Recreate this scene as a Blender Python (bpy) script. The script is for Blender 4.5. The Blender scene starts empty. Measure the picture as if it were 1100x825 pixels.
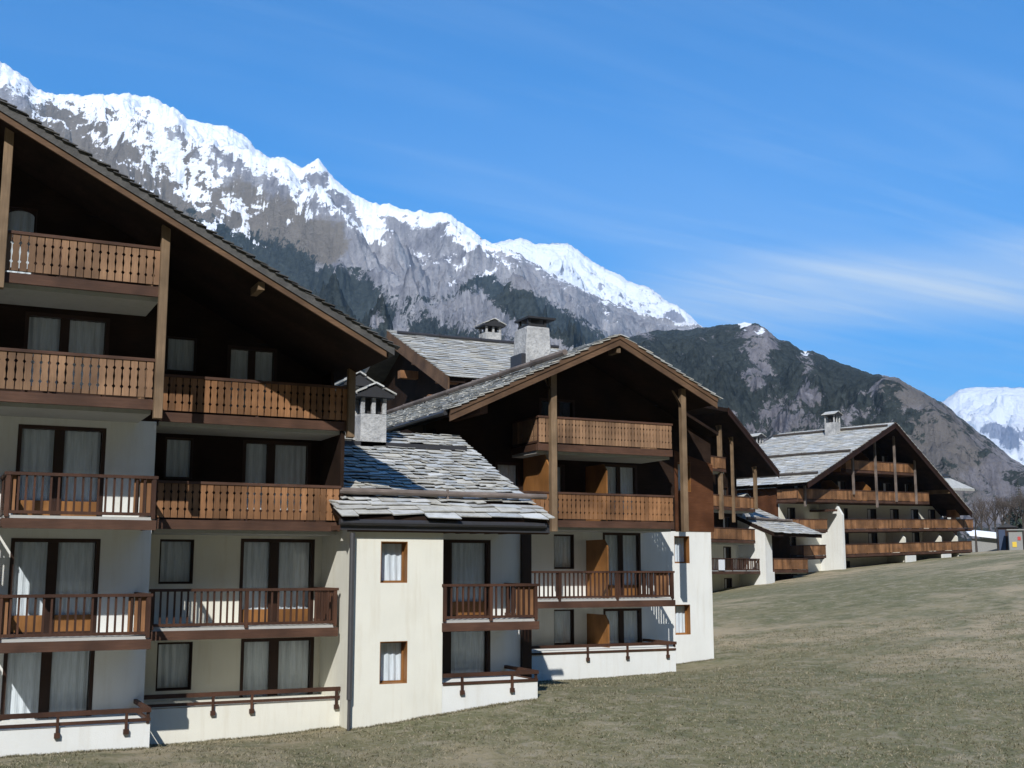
import bpy, math, random
import numpy as np
from mathutils import Vector, Matrix
random.seed(7); RS = np.random.RandomState(11)
R = math.radians
scene = bpy.context.scene
# ------------------------------------------------------------------ camera
YAW, PIT, F = R(26.0), R(8.85), 1280.0
cam_d = bpy.data.cameras.new("camera"); cam = bpy.data.objects.new("camera", cam_d)
scene.collection.objects.link(cam); scene.camera = cam
cam_d.sensor_width = 36; cam_d.lens = F / 1100 * 36; cam_d.clip_end = 40000; cam_d.clip_start = 0.3
cam.location = (0, 0, 0); cam.rotation_euler = (R(90) + PIT, 0, -YAW)
# ------------------------------------------------------------------ world and sun
SUN = Vector((0.63, 1.0, -0.97)).normalized()            # the way the light travels
sun_el = math.asin(-SUN.z); sun_az = math.atan2(-SUN.x, -SUN.y)   # from +Y towards +X
world = bpy.data.worlds.new("World"); scene.world = world; world.use_nodes = True
nt = world.node_tree; nt.nodes.clear()
def N(t, typ, **k):
    n = t.nodes.new(typ)
    for a, b in k.items(): setattr(n, a, b)
    return n
out = N(nt, 'ShaderNodeOutputWorld'); bg = N(nt, 'ShaderNodeBackground')
sky = N(nt, 'ShaderNodeTexSky', sky_type='NISHITA', sun_disc=False)
sky.sun_elevation = sun_el; sky.sun_rotation = sun_az
sky.altitude = 1500; sky.air_density = 1.0; sky.dust_density = 0.25; sky.ozone_density = 2.5
geo = N(nt, 'ShaderNodeTexCoord')
sep = N(nt, 'ShaderNodeSeparateXYZ'); nt.links.new(geo.outputs['Generated'], sep.inputs[0])
def M(t, op, a, b=None, c=None, clamp=False):
    n = N(t, 'ShaderNodeMath', operation=op, use_clamp=clamp)
    for i, v in enumerate((a, b, c)):
        if v is None: continue
        if isinstance(v, (int, float)): n.inputs[i].default_value = v
        else: t.links.new(v, n.inputs[i])
    return n.outputs[0]
def mix(t, fac, a, b, blend='MIX'):
    n = N(t, 'ShaderNodeMix', data_type='RGBA', blend_type=blend)
    for s, v in ((n.inputs[0], fac), (n.inputs[6], a), (n.inputs[7], b)):
        if isinstance(v, (int, float)): s.default_value = v
        elif isinstance(v, tuple): s.default_value = (*v, 1) if len(v) == 3 else v
        else: t.links.new(v, s)
    return n.outputs[2]
# thin cirrus: streaks on a high layer of air, drawn out along one direction
zc = M(nt, 'ADD', sep.outputs[2], 0.12)
px = M(nt, 'DIVIDE', sep.outputs[0], zc); py = M(nt, 'DIVIDE', sep.outputs[1], zc)
comb = N(nt, 'ShaderNodeCombineXYZ'); nt.links.new(px, comb.inputs[0]); nt.links.new(py, comb.inputs[1])
mp = N(nt, 'ShaderNodeMapping'); nt.links.new(comb.outputs[0], mp.inputs[0])
mp.inputs['Rotation'].default_value = (0, 0, R(38)); mp.inputs['Scale'].default_value = (0.28, 0.9, 1); mp.inputs['Location'].default_value = (0.4, 0.2, 0)
n1 = N(nt, 'ShaderNodeTexNoise'); n1.inputs['Scale'].default_value = 1.1; n1.inputs['Detail'].default_value = 9; n1.inputs['Roughness'].default_value = 0.52; n1.inputs['Distortion'].default_value = 0.8
nt.links.new(mp.outputs[0], n1.inputs[0])
r1 = N(nt, 'ShaderNodeMapRange'); r1.inputs[1].default_value = 0.36; r1.inputs[2].default_value = 0.86; nt.links.new(n1.outputs[0], r1.inputs[0])
# denser low over the horizon, gone near the zenith
low = N(nt, 'ShaderNodeMapRange'); low.interpolation_type = 'SMOOTHSTEP'
low.inputs[1].default_value = 0.42; low.inputs[2].default_value = 0.16; low.inputs[3].default_value = 0.12; low.inputs[4].default_value = 1.0
nt.links.new(sep.outputs[2], low.inputs[0])
bank = N(nt, 'ShaderNodeMapRange'); bank.interpolation_type = 'SMOOTHSTEP'      # a veil low in the east
bx = M(nt, 'SUBTRACT', sep.outputs[2], 0.222); bx = M(nt, 'ABSOLUTE', bx)
bank.inputs[1].default_value = 0.045; bank.inputs[2].default_value = 0.005; nt.links.new(bx, bank.inputs[0])
east = N(nt, 'ShaderNodeMapRange'); east.interpolation_type = 'SMOOTHSTEP'; east.inputs[1].default_value = 0.42; east.inputs[2].default_value = 0.62; nt.links.new(sep.outputs[0], east.inputs[0])
mp2 = N(nt, 'ShaderNodeMapping'); nt.links.new(comb.outputs[0], mp2.inputs[0]); mp2.inputs['Rotation'].default_value = (0, 0, R(-32)); mp2.inputs['Scale'].default_value = (0.30, 2.6, 1)
n2 = N(nt, 'ShaderNodeTexNoise'); n2.inputs['Scale'].default_value = 1.7; n2.inputs['Detail'].default_value = 10; n2.inputs['Roughness'].default_value = 0.62; n2.inputs['Distortion'].default_value = 1.2
nt.links.new(mp2.outputs[0], n2.inputs[0])
r2 = N(nt, 'ShaderNodeMapRange'); r2.inputs[1].default_value = 0.46; r2.inputs[2].default_value = 0.80; nt.links.new(n2.outputs[0], r2.inputs[0])
veil = M(nt, 'MULTIPLY', M(nt, 'MULTIPLY', bank.outputs[0], east.outputs[0]), M(nt, 'ADD', M(nt, 'ADD', M(nt, 'MULTIPLY', n1.outputs[0], 0.8), M(nt, 'MULTIPLY', n2.outputs[0], 1.0)), -0.48))
den = M(nt, 'ADD', M(nt, 'MULTIPLY', M(nt, 'MULTIPLY', r1.outputs[0], low.outputs[0]), 0.5), M(nt, 'ADD', M(nt, 'MULTIPLY', veil, 0.95), M(nt, 'MULTIPLY', r2.outputs[0], M(nt, 'ADD', M(nt, 'MULTIPLY', low.outputs[0], .20), .05))), clamp=True)
skyc = mix(nt, 1.0, sky.outputs[0], (0.16, 1.26, 2.02), 'MULTIPLY')
cl = mix(nt, den, skyc, (9.0, 10.5, 11.8))
nt.links.new(cl, bg.inputs[0]); bg.inputs[1].default_value = 0.079
nt.links.new(bg.outputs[0], out.inputs[0])
sd = bpy.data.lights.new("sun", 'SUN'); sd.energy = 5.0; sd.angle = R(0.5); sd.color = (1, 0.965, 0.91)
so = bpy.data.objects.new("sun", sd); scene.collection.objects.link(so)
so.rotation_euler = SUN.to_track_quat('-Z', 'Y').to_euler()
vs = scene.view_settings; vs.view_transform = 'Standard'; vs.look = 'None'; vs.exposure = 0.45; vs.gamma = 1; vs.use_curve_mapping = False

# ------------------------------------------------------------------ materials
def mat(name): 
    m = bpy.data.materials.new(name); m.use_nodes = True; t = m.node_tree
    return m, t, t.nodes['Principled BSDF']
def lk(t, a, b): t.links.new(a, b)
def noise(t, scale, detail=4, rough=0.55, vec=None, dist=0):
    n = N(t, 'ShaderNodeTexNoise'); n.inputs['Scale'].default_value = scale; n.inputs['Detail'].default_value = detail
    n.inputs['Roughness'].default_value = rough; n.inputs['Distortion'].default_value = dist
    if vec is not None: lk(t, vec, n.inputs[0])
    return n.outputs[0]
def objco(t, scale=(1, 1, 1)):
    c = N(t, 'ShaderNodeTexCoord'); mpn = N(t, 'ShaderNodeMapping'); lk(t, c.outputs['Object'], mpn.inputs[0]); mpn.inputs['Scale'].default_value = scale
    return mpn.outputs[0]
def ramp(t, f, a, b): 
    n = N(t, 'ShaderNodeMapRange'); n.inputs[1].default_value = a; n.inputs[2].default_value = b; lk(t, f, n.inputs[0]); return n.outputs[0]
def bump(t, p, h, d, s=1.0):
    b = N(t, 'ShaderNodeBump'); b.inputs['Distance'].default_value = d; b.inputs['Strength'].default_value = s
    lk(t, h, b.inputs['Height']); lk(t, b.outputs[0], p.inputs['Normal'])
def wood(name, c1, c2, rough=0.7, stretch=(9, 9, 0.7), isl=0.5, spec=0.3):
    m, t, p = mat(name)
    v = objco(t, stretch); a = noise(t, 3.0, 6, 0.65, v, 0.3); g = noise(t, 1.1, 3, 0.5, objco(t))
    c = mix(t, ramp(t, a, 0.3, 0.7), c1, c2)
    c = mix(t, ramp(t, g, 0.35, 0.75), c, tuple(x * 0.55 for x in c1))
    gi = N(t, 'ShaderNodeNewGeometry')
    k = M(t, 'ADD', M(t, 'MULTIPLY', gi.outputs['Random Per Island'], isl), 1 - isl / 2)
    vm = N(t, 'ShaderNodeVectorMath', operation='SCALE'); lk(t, c, vm.inputs[0]); lk(t, k, vm.inputs[3])
    lk(t, vm.outputs[0], p.inputs['Base Color']); p.inputs['Roughness'].default_value = rough; p.inputs['Specular IOR Level'].default_value = spec
    bump(t, p, a, 0.004); return m
def plaster(name, c, dirt):
    m, t, p = mat(name)
    v = objco(t); a = noise(t, 0.6, 5, 0.6, v); b = noise(t, 35, 3, 0.6, v); s = noise(t, 2.0, 5, 0.6, objco(t, (2.5, 2.5, 0.25)))
    col = mix(t, ramp(t, a, 0.42, 0.75), c, tuple(x * 0.9 for x in c))
    col = mix(t, M(t, 'MULTIPLY', ramp(t, s, 0.5, 0.75), 0.5), col, dirt)
    lk(t, col, p.inputs['Base Color']); p.inputs['Roughness'].default_value = 0.95; p.inputs['Specular IOR Level'].default_value = 0.1
    bump(t, p, b, 0.006, 0.7); return m
def plain(name, c, rough=0.6, metal=0, var=0.25):
    m, t, p = mat(name); a = noise(t, 5, 5, 0.6, objco(t))
    col = mix(t, a, tuple(x * (1 - var) for x in c), tuple(min(1, x * (1 + var)) for x in c))
    lk(t, col, p.inputs['Base Color']); p.inputs['Roughness'].default_value = rough; p.inputs['Metallic'].default_value = metal; return m
MT = {}
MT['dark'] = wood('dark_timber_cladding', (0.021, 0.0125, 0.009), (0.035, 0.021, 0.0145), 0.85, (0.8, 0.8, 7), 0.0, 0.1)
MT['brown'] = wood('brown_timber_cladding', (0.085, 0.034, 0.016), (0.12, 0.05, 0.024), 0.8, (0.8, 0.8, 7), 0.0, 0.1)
MT['rail'] = wood('railing_wood', (0.205, 0.098, 0.042), (0.31, 0.158, 0.074), 0.7, (9, 9, .7), 0.75)
MT['railold'] = wood('faded_railing_wood', (0.20, 0.115, 0.066), (0.30, 0.18, 0.10), 0.75, (9, 9, .7), 0.7)
MT['bar'] = wood('baluster_wood', (0.050, 0.022, 0.013), (0.088, 0.040, 0.023), 0.6, (9, 9, .7), 0.5)
MT['fascia'] = wood('fascia_wood', (0.070, 0.034, 0.021), (0.11, 0.055, 0.034), 0.7, (0.7, 9, 9), 0.2)
MT['post'] = wood('post_wood', (0.15, 0.10, 0.058), (0.24, 0.165, 0.10), 0.75, (9, 9, .6), 0.3)
MT['barge'] = wood('barge_wood', (0.10, 0.056, 0.032), (0.17, 0.10, 0.055), 0.75, (.7, 9, 9), 0.35)
MT['frame'] = wood('frame_wood', (0.028, 0.012, 0.007), (0.045, 0.020, 0.012), 0.5, (9, 9, 1), 0.2)
MT['orange'] = wood('varnished_wood', (0.22, 0.098, 0.030), (0.31, 0.142, 0.045), 0.5, (6, 6, .6), 0.2)
MT['log'] = wood('weathered_log', (0.13, 0.105, 0.09), (0.22, 0.18, 0.16), 0.9, (1, 6, 6), 0.3)
MT['white'] = plaster('white_render', (0.68, 0.69, 0.665), (0.55, 0.53, 0.47))
MT['cream'] = plaster('cream_render', (0.69, 0.68, 0.60), (0.56, 0.52, 0.42))
MT['concrete'] = plaster('slab_concrete', (0.42, 0.42, 0.40), (0.3, 0.3, 0.28))
MT['gutter'] = plain('gutter_metal', (0.045, 0.045, 0.05), 0.45, 0.3)
MT['pipe'] = plain('downpipe_metal', (0.075, 0.075, 0.08), 0.45, 0.3)
MT['void'] = plain('dark_room', (0.02, 0.02, 0.02), 0.9)
MT['black'] = plain('sooty_metal', (0.02, 0.02, 0.022), 0.6)
def make_chim():
    m, t, p = mat('chimney_roughcast'); v = objco(t); a = noise(t, 1.6, 6, .7, v); b = noise(t, 9, 5, .7, v)
    c = mix(t, ramp(t, a, .35, .65), (0.26, 0.265, 0.27), (0.52, 0.52, 0.51)); c = mix(t, M(t, 'MULTIPLY', ramp(t, b, .52, .66), .6), c, (0.17, 0.17, 0.17)); lk(t, c, p.inputs['Base Color'])
    p.inputs['Roughness'].default_value = .95; bump(t, p, M(t, 'ADD', a, b), .05, 1); return m
MT['stonewhite'] = make_chim()
MT['bark'] = plain('bark', (0.055, 0.045, 0.038), 0.9)
MT['twig'] = plain('twig', (0.085, 0.068, 0.058), 0.9)
MT['needle'] = plain('needles', (0.022, 0.035, 0.018), 0.9)
MT['snowroof'] = plain('snowy_roof', (0.82, 0.83, 0.85), 0.7, 0, 0.05)
MT['grey'] = plain('grey_render', (0.25, 0.25, 0.24), 0.9)
MT['yellow'] = plain('yellow_paint', (0.65, 0.45, 0.05), 0.6)
MT['red'] = plain('red_paint', (0.45, 0.05, 0.04), 0.6)
MT['blue'] = plain('blue_paint', (0.03, 0.05, 0.10), 0.5)
MT['paper'] = plain('white_cloth_sheet', (0.75, 0.77, 0.8), 0.9, 0, 0.05)
def make_curtain():
    m, t, p = mat('net_curtain'); a = noise(t, 6, 4, 0.6, objco(t, (4, 4, 0.3)))
    c = mix(t, ramp(t, a, .3, .7), (0.56, 0.58, 0.60), (0.76, 0.78, 0.81)); lk(t, c, p.inputs['Base Color']); p.inputs['Roughness'].default_value = 0.9
    return m
MT['curtain'] = make_curtain()
def make_glass():
    m, t, p = mat('window_glass'); t.nodes.remove(p); o = t.nodes['Material Output']
    tr = N(t, 'ShaderNodeBsdfTransparent'); tr.inputs[0].default_value = (0.96, 0.98, 0.99, 1)
    gl = N(t, 'ShaderNodeBsdfGlossy'); gl.inputs['Roughness'].default_value = 0.02; gl.inputs[0].default_value = (0.9, 0.95, 1, 1)
    fr = N(t, 'ShaderNodeFresnel'); fr.inputs[0].default_value = 1.45
    mx = N(t, 'ShaderNodeMixShader'); gg = N(t, 'ShaderNodeNewGeometry'); lk(t, M(t, 'MULTIPLY', M(t, 'MULTIPLY', fr.outputs[0], 1.5, clamp=True), M(t, 'SUBTRACT', 1.0, gg.outputs['Backfacing'])), mx.inputs[0]); lk(t, tr.outputs[0], mx.inputs[1]); lk(t, gl.outputs[0], mx.inputs[2])
    lk(t, mx.outputs[0], o.inputs[0]); return m
MT['glass'] = make_glass()
def make_slate(name, base, var):
    m, t, p = mat(name); gi = N(t, 'ShaderNodeNewGeometry'); r = gi.outputs['Random Per Island']
    v = objco(t); a = noise(t, 2.2, 6, 0.65, v); b = noise(t, 14, 5, 0.7, v); l = noise(t, 5, 4, 0.6, v)
    cr = N(t, 'ShaderNodeValToRGB'); e = cr.color_ramp; e.elements[0].position = 0; e.elements[0].color = (*[x * (1 - var) for x in base], 1)
    e.elements[1].position = 1; e.elements[1].color = (*[min(.85, x * (1 + var)) for x in base], 1)
    q = e.elements.new(0.5); q.color = (base[0] * 1.03, base[1] * .99, base[2] * .9, 1)
    q = e.elements.new(0.72); q.color = (base[0] * .75, base[1] * .8, base[2] * .86, 1)
    lk(t, r, cr.inputs[0])
    c = mix(t, M(t, 'MULTIPLY', ramp(t, a, 0.45, 0.7), 0.55), cr.outputs[0], (0.16, 0.155, 0.145))
    c = mix(t, M(t, 'MULTIPLY', ramp(t, b, 0.5, 0.75), 0.5), c, tuple(min(.9, x * 1.35) for x in base))
    c = mix(t, M(t, 'MULTIPLY', ramp(t, l, 0.6, 0.75), 0.6), c, (0.11, 0.105, 0.08))
    lk(t, c, p.inputs['Base Color']); p.inputs['Roughness'].default_value = 0.75; p.inputs['Specular IOR Level'].default_value = 0.35
    bump(t, p, b, 0.015); return m
MT['slate'] = make_slate('stone_roof_slabs', (0.46, 0.46, 0.44), 0.24)
MT['slatedark'] = make_slate('dark_stone_slabs', (0.065, 0.065, 0.066), 0.5)

# ------------------------------------------------------------------ mesh helpers
COL = scene.collection
class MB:
    def __init__(s): s.v = []; s.f = []; s.n = 0
    def add(s, vs_, fs):
        o = s.n; s.v.extend([tuple(v) for v in vs_]); s.f.extend([tuple(i + o for i in f) for f in fs]); s.n += len(vs_); return s
    def box(s, x0, x1, y0, y1, z0, z1):
        return s.add([(x0, y0, z0), (x1, y0, z0), (x1, y1, z0), (x0, y1, z0), (x0, y0, z1), (x1, y0, z1), (x1, y1, z1), (x0, y1, z1)],
                     [(0, 3, 2, 1), (4, 5, 6, 7), (0, 1, 5, 4), (1, 2, 6, 5), (2, 3, 7, 6), (3, 0, 4, 7)])
    def hexa(s, p): return s.add(p, [(0, 3, 2, 1), (4, 5, 6, 7), (0, 1, 5, 4), (1, 2, 6, 5), (2, 3, 7, 6), (3, 0, 4, 7)])
    def prism_y(s, poly, y0, y1):      # poly: (x, z) anticlockwise seen from -Y
        n = len(poly); vs_ = [(a, y0, b) for a, b in poly] + [(a, y1, b) for a, b in poly]
        return s.add(vs_, [tuple(range(n)), tuple(range(2 * n - 1, n - 1, -1))] + [((i + 1) % n, i, i + n, (i + 1) % n + n) for i in range(n)])
    def prism_x(s, poly, x0, x1):      # poly: (y, z)
        n = len(poly); vs_ = [(x0, a, b) for a, b in poly] + [(x1, a, b) for a, b in poly]
        return s.add(vs_, [tuple(range(n - 1, -1, -1)), tuple(range(n, 2 * n))] + [(i, (i + 1) % n, (i + 1) % n + n, i + n) for i in range(n)])
    def tube(s, a, b, r0, r1=None, n=8):
        r1 = r0 if r1 is None else r1; a = Vector(a); b = Vector(b); d = (b - a).normalized()
        u = d.orthogonal().normalized(); w = d.cross(u); vs_ = []
        for c, r in ((a, r0), (b, r1)):
            for i in range(n):
                t = 2 * math.pi * i / n; vs_.append(c + (u * math.cos(t) + w * math.sin(t)) * r)
        return s.add(vs_, [(i, (i + 1) % n, (i + 1) % n + n, i + n) for i in range(n)] + [tuple(range(n - 1, -1, -1)), tuple(range(n, 2 * n))])
    def build(s, name, m, parent=None, shear=0, bevel=0):
        v = [(a, b, c + shear * a) for a, b, c in s.v] if shear else s.v
        me = bpy.data.meshes.new(name); me.from_pydata(v, [], s.f); me.update()
        o = bpy.data.objects.new(name, me); me.materials.append(MT[m] if isinstance(m, str) else m)
        COL.objects.link(o)
        if parent: o.parent = parent
        if bevel:
            b = o.modifiers.new('bevel', 'BEVEL'); b.width = bevel; b.segments = 1
        return o
def tag(o, label=None, cat=None, group=None, kind=None):
    if label: o['label'] = label
    if cat: o['category'] = cat
    if group: o['group'] = group
    if kind: o['kind'] = kind
    return o
def empty(name, loc=(0, 0, 0), rz=0):
    o = bpy.data.objects.new(name, None); COL.objects.link(o); o.location = loc; o.rotation_euler = (0, 0, rz); return o
def npmesh(name, V, Fq, m, parent=None, smooth=False):
    me = bpy.data.meshes.new(name); nf, k = Fq.shape
    me.vertices.add(len(V)); me.vertices.foreach_set('co', V.astype(np.float32).ravel())
    me.loops.add(nf * k); me.loops.foreach_set('vertex_index', Fq.astype(np.int32).ravel())
    me.polygons.add(nf); me.polygons.foreach_set('loop_start', np.arange(0, nf * k, k, dtype=np.int32))
    me.update(calc_edges=True)
    if smooth: me.shade_smooth()
    me.materials.append(m); o = bpy.data.objects.new(name, me); COL.objects.link(o)
    if parent: o.parent = parent
    return o

# ------------------------------------------------------------------ noise for the terrain
_perm = RS.permutation(512); _perm = np.concatenate([_perm, _perm, _perm]); _g = RS.rand(512) * 2 * np.pi
def perlin(x, y):
    xi = np.floor(x).astype(int); yi = np.floor(y).astype(int); xf = x - xi; yf = y - yi
    u = xf ** 3 * (xf * (xf * 6 - 15) + 10); v = yf ** 3 * (yf * (yf * 6 - 15) + 10)
    def g(a, b, dx, dy):
        h = _g[_perm[(_perm[a & 511] + (b & 511)) & 511]]; return np.cos(h) * dx + np.sin(h) * dy
    n00 = g(xi, yi, xf, yf); n10 = g(xi + 1, yi, xf - 1, yf); n01 = g(xi, yi + 1, xf, yf - 1); n11 = g(xi + 1, yi + 1, xf - 1, yf - 1)
    return (n00 * (1 - u) + n10 * u) * (1 - v) + (n01 * (1 - u) + n11 * u) * v
def fbm(x, y, o=5, g=0.5):
    s = 0; a = 1
    for i in range(o): s = s + a * perlin(x * 2 ** i + 17.3 * i, y * 2 ** i - 9.1 * i); a *= g
    return s
def ridged(x, y, o=6, g=0.5):
    s = 0; a = 1; w = 1
    for i in range(o):
        n = (1 - np.abs(perlin(x * 2 ** i + 31.7 * i, y * 2 ** i + 5.3 * i) * 1.7)).clip(0, 1) ** 2
        s = s + a * n * w; w = (n * 1.6).clip(0, 1); a *= g
    return s

# ------------------------------------------------------------------ ground
CP = np.array([(1.7, 28.9, -4.03), (4.9, 28.9, -4.02), (5.35, 31, -4.27), (10.2, 31, -4.06), (12.66, 30.2, -3.8), (15.5, 30.2, -3.53),
      (20.5, 36.8, -3.75), (24.5, 36.8, -3.62), (27.6, 38.9, -3.42), (56.3, 78.8, -1.85), (62.5, 81.3, -1.25), (70.2, 84.5, -.6), (74, 86.5, -.2), (86, 90, .6), (101, 95, 1.5),
      (75.5, 65.5, 1.25), (60.4, 52.4, .55), (46, 65.5, -1.85), (37, 32.7, -2.3), (22.5, 19.9, -4.1), (12.2, 24.9, -4.3), (28.4, 25.1, -3.4),
      (0, 0, -5.3), (-20, 10, -6), (-20, 40, -4.6), (10, 60, -3), (30, 0, -4.5), (80, 20, 1.5), (40, 120, -1.2), (0, 100, -1.5), (130, 110, 3), (110, 60, 3), (140, 30, 6)], float)
def _tps(d): return np.where(d > 0, d * d * np.log(np.maximum(d, 1e-9)), 0)
_n = len(CP); _K = _tps(np.hypot(CP[:, None, 0] - CP[None, :, 0], CP[:, None, 1] - CP[None, :, 1])) + np.eye(_n) * 0.5
_P = np.c_[np.ones(_n), CP[:, :2]]; _A = np.block([[_K, _P], [_P.T, np.zeros((3, 3))]])
_w = np.linalg.solve(_A, np.r_[CP[:, 2], np.zeros(3)])
def ground_h(x, y):
    x = np.asarray(x, float); y = np.asarray(y, float); sh = x.shape; X = x.ravel(); Y = y.ravel()
    z = _w[_n] + _w[_n + 1] * X + _w[_n + 2] * Y
    for i in range(_n): z = z + _w[i] * _tps(np.hypot(X - CP[i, 0], Y - CP[i, 1]))
    r = np.hypot(X - 40, Y - 50); k = np.clip((r - 90) / 80, 0, 1); k = k * k * (3 - 2 * k)
    far = -3 + 0.0 * X
    z = z * (1 - k) + far * k
    z = z + 0.10 * fbm(X / 5, Y / 5, 3) * np.clip((np.hypot(X - 12, Y - 34) - 6) / 30, 0.15, 1) + 0.025 * fbm(X / .8, Y / .8, 3)
    return z.reshape(sh)
def make_ground():
    th = np.linspace(0, 2 * np.pi, 720, endpoint=False)
    fine = np.linspace(R(-20), R(80), 500)       # denser where one looks, from the viewpoint outward
    rr = np.concatenate([np.linspace(1.5, 60, 260), np.geomspace(60.5, 400, 160), np.geomspace(420, 14000, 30)])
    az = np.concatenate([fine, np.linspace(R(80), R(340), 200)[1:-1]])
    A, Rr = np.meshgrid(az, rr, indexing='ij'); X = Rr * np.sin(A); Y = Rr * np.cos(A); Z = ground_h(X, Y)
    na, nr = A.shape; V = np.c_[X.ravel(), Y.ravel(), Z.ravel()]
    i = np.arange(na)[:, None]; j = np.arange(nr - 1)[None]; i2 = (i + 1) % na
    q = np.stack([(i * nr + j), (i * nr + j + 1), (i2 * nr + j + 1), (i2 * nr + j)], -1).reshape(-1, 4)
    V = np.vstack([V, [[0, 0, -5.3]]]); c = len(V) - 1
    m, t, p = mat('dry_meadow'); v = objco(t)
    big = noise(t, 0.05, 5, 0.6, v); mid = noise(t, 0.45, 6, 0.65, v); fin = noise(t, 5.5, 6, 0.75, v); tiny = noise(t, 26, 5, 0.8, v)
    c1 = mix(t, ramp(t, big, 0.44, 0.56), (0.185, 0.172, 0.092), (0.40, 0.325, 0.212))
    c1 = mix(t, M(t, 'MULTIPLY', ramp(t, mid, 0.44, 0.60), .85), c1, (0.150, 0.152, 0.080))
    clump = noise(t, 1.3, 8, 0.74, v, .6); c1 = mix(t, M(t, 'MULTIPLY', ramp(t, clump, 0.5, 0.64), .75), c1, (0.35, 0.30, 0.215)); c1 = mix(t, M(t, 'MULTIPLY', ramp(t, clump, 0.46, 0.34), .75), c1, (0.092, 0.094, 0.054))
    c1 = mix(t, M(t, 'MULTIPLY', ramp(t, fin, 0.48, 0.72), .75), c1, (0.32, 0.285, 0.215))
    c1 = mix(t, M(t, 'MULTIPLY', ramp(t, tiny, 0.5, 0.75), .45), c1, (0.08, 0.078, 0.045))
    lk(t, c1, p.inputs['Base Color']); p.inputs['Roughness'].default_value = 0.95; p.inputs['Specular IOR Level'].default_value = 0.05
    bump(t, p, M(t, 'ADD', M(t, 'ADD', fin, clump), M(t, 'MULTIPLY', tiny, .4)), 0.07, 1.0)
    o = npmesh('meadow_ground', V, q, m, smooth=True)
    me = o.data
    mb = MB(); 
    tag(o, kind='structure')
make_ground()
def make_grass():
    n = 95000
    az = RS.uniform(R(-6), R(60), n); d = 13 + 42 * RS.rand(n) ** 1.0
    x = d * np.sin(az); y = d * np.cos(az)
    keep = ~(((x < 5.1) & (y > 28.7)) | ((x < 10.6) & (y > 30.8)) | ((x > 9.9) & (x < 16.2) & (y > 29.9)) | ((x > 15.5) & (x < 27.9) & (y > 36.6)) | (y > 60))
    pn = fbm(x / 3, y / 3, 3) + RS.uniform(-.5, .5, n) * .6; keep &= pn > -.25
    x = x[keep]; y = y[keep]
    def edge(xa, ya, xb, yb, k): u = RS.rand(k); return xa + (xb - xa) * u, ya + (yb - ya) * u - np.abs(RS.normal(0, .07, k)) - .02
    for a in ((0, 28.9, 4.9, 28.9, 700), (4.9, 31, 10.1, 31, 800), (10.05, 30.2, 12.65, 30.2, 420), (12.65, 30.2, 15.5, 30.2, 420), (17.2, 36.8, 24.5, 36.8, 800), (24.5, 38.9, 27.6, 38.9, 380)):
        ex, ey = edge(*a); x = np.r_[x, ex]; y = np.r_[y, ey]
    n = len(x); z = ground_h(x, y); V = []; Fc = []
    nb = 4; base = np.c_[x, y, z]
    for b in range(nb):
        a = RS.uniform(0, 2 * np.pi, n); off = RS.uniform(-.09, .09, (n, 2)); h = RS.uniform(.015, .065, n); w = RS.uniform(.007, .018, n); ln = RS.uniform(-.08, .08, (n, 2))
        c = base.copy(); c[:, :2] += off
        dx = np.c_[np.cos(a) * w, np.sin(a) * w, np.zeros(n)]
        tip = c + np.c_[ln, h]
        V += [c - dx - [0, 0, .01], c + dx - [0, 0, .01], tip]
    k = np.arange(n); Fq = np.vstack([np.c_[k + 3 * b * n, k + (3 * b + 1) * n, k + (3 * b + 2) * n] for b in range(nb)])
    m, t, p = mat('dry_grass'); gi = N(t, 'ShaderNodeNewGeometry'); cr = N(t, 'ShaderNodeValToRGB'); e = cr.color_ramp
    e.elements[0].color = (0.10, 0.10, 0.055, 1); e.elements[1].color = (0.30, 0.26, 0.18, 1); q = e.elements.new(.5); q.color = (0.20, 0.18, 0.115, 1)
    lk(t, gi.outputs['Random Per Island'], cr.inputs[0]); lk(t, cr.outputs[0], p.inputs['Base Color']); p.inputs['Roughness'].default_value = .9; p.inputs['Specular IOR Level'].default_value = 0.1
    o = npmesh('dry_grass', np.vstack(V), Fq, m); tag(o, 'short dry tan and olive grass covering the sloping meadow', 'grass', kind='stuff')
make_grass()

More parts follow.
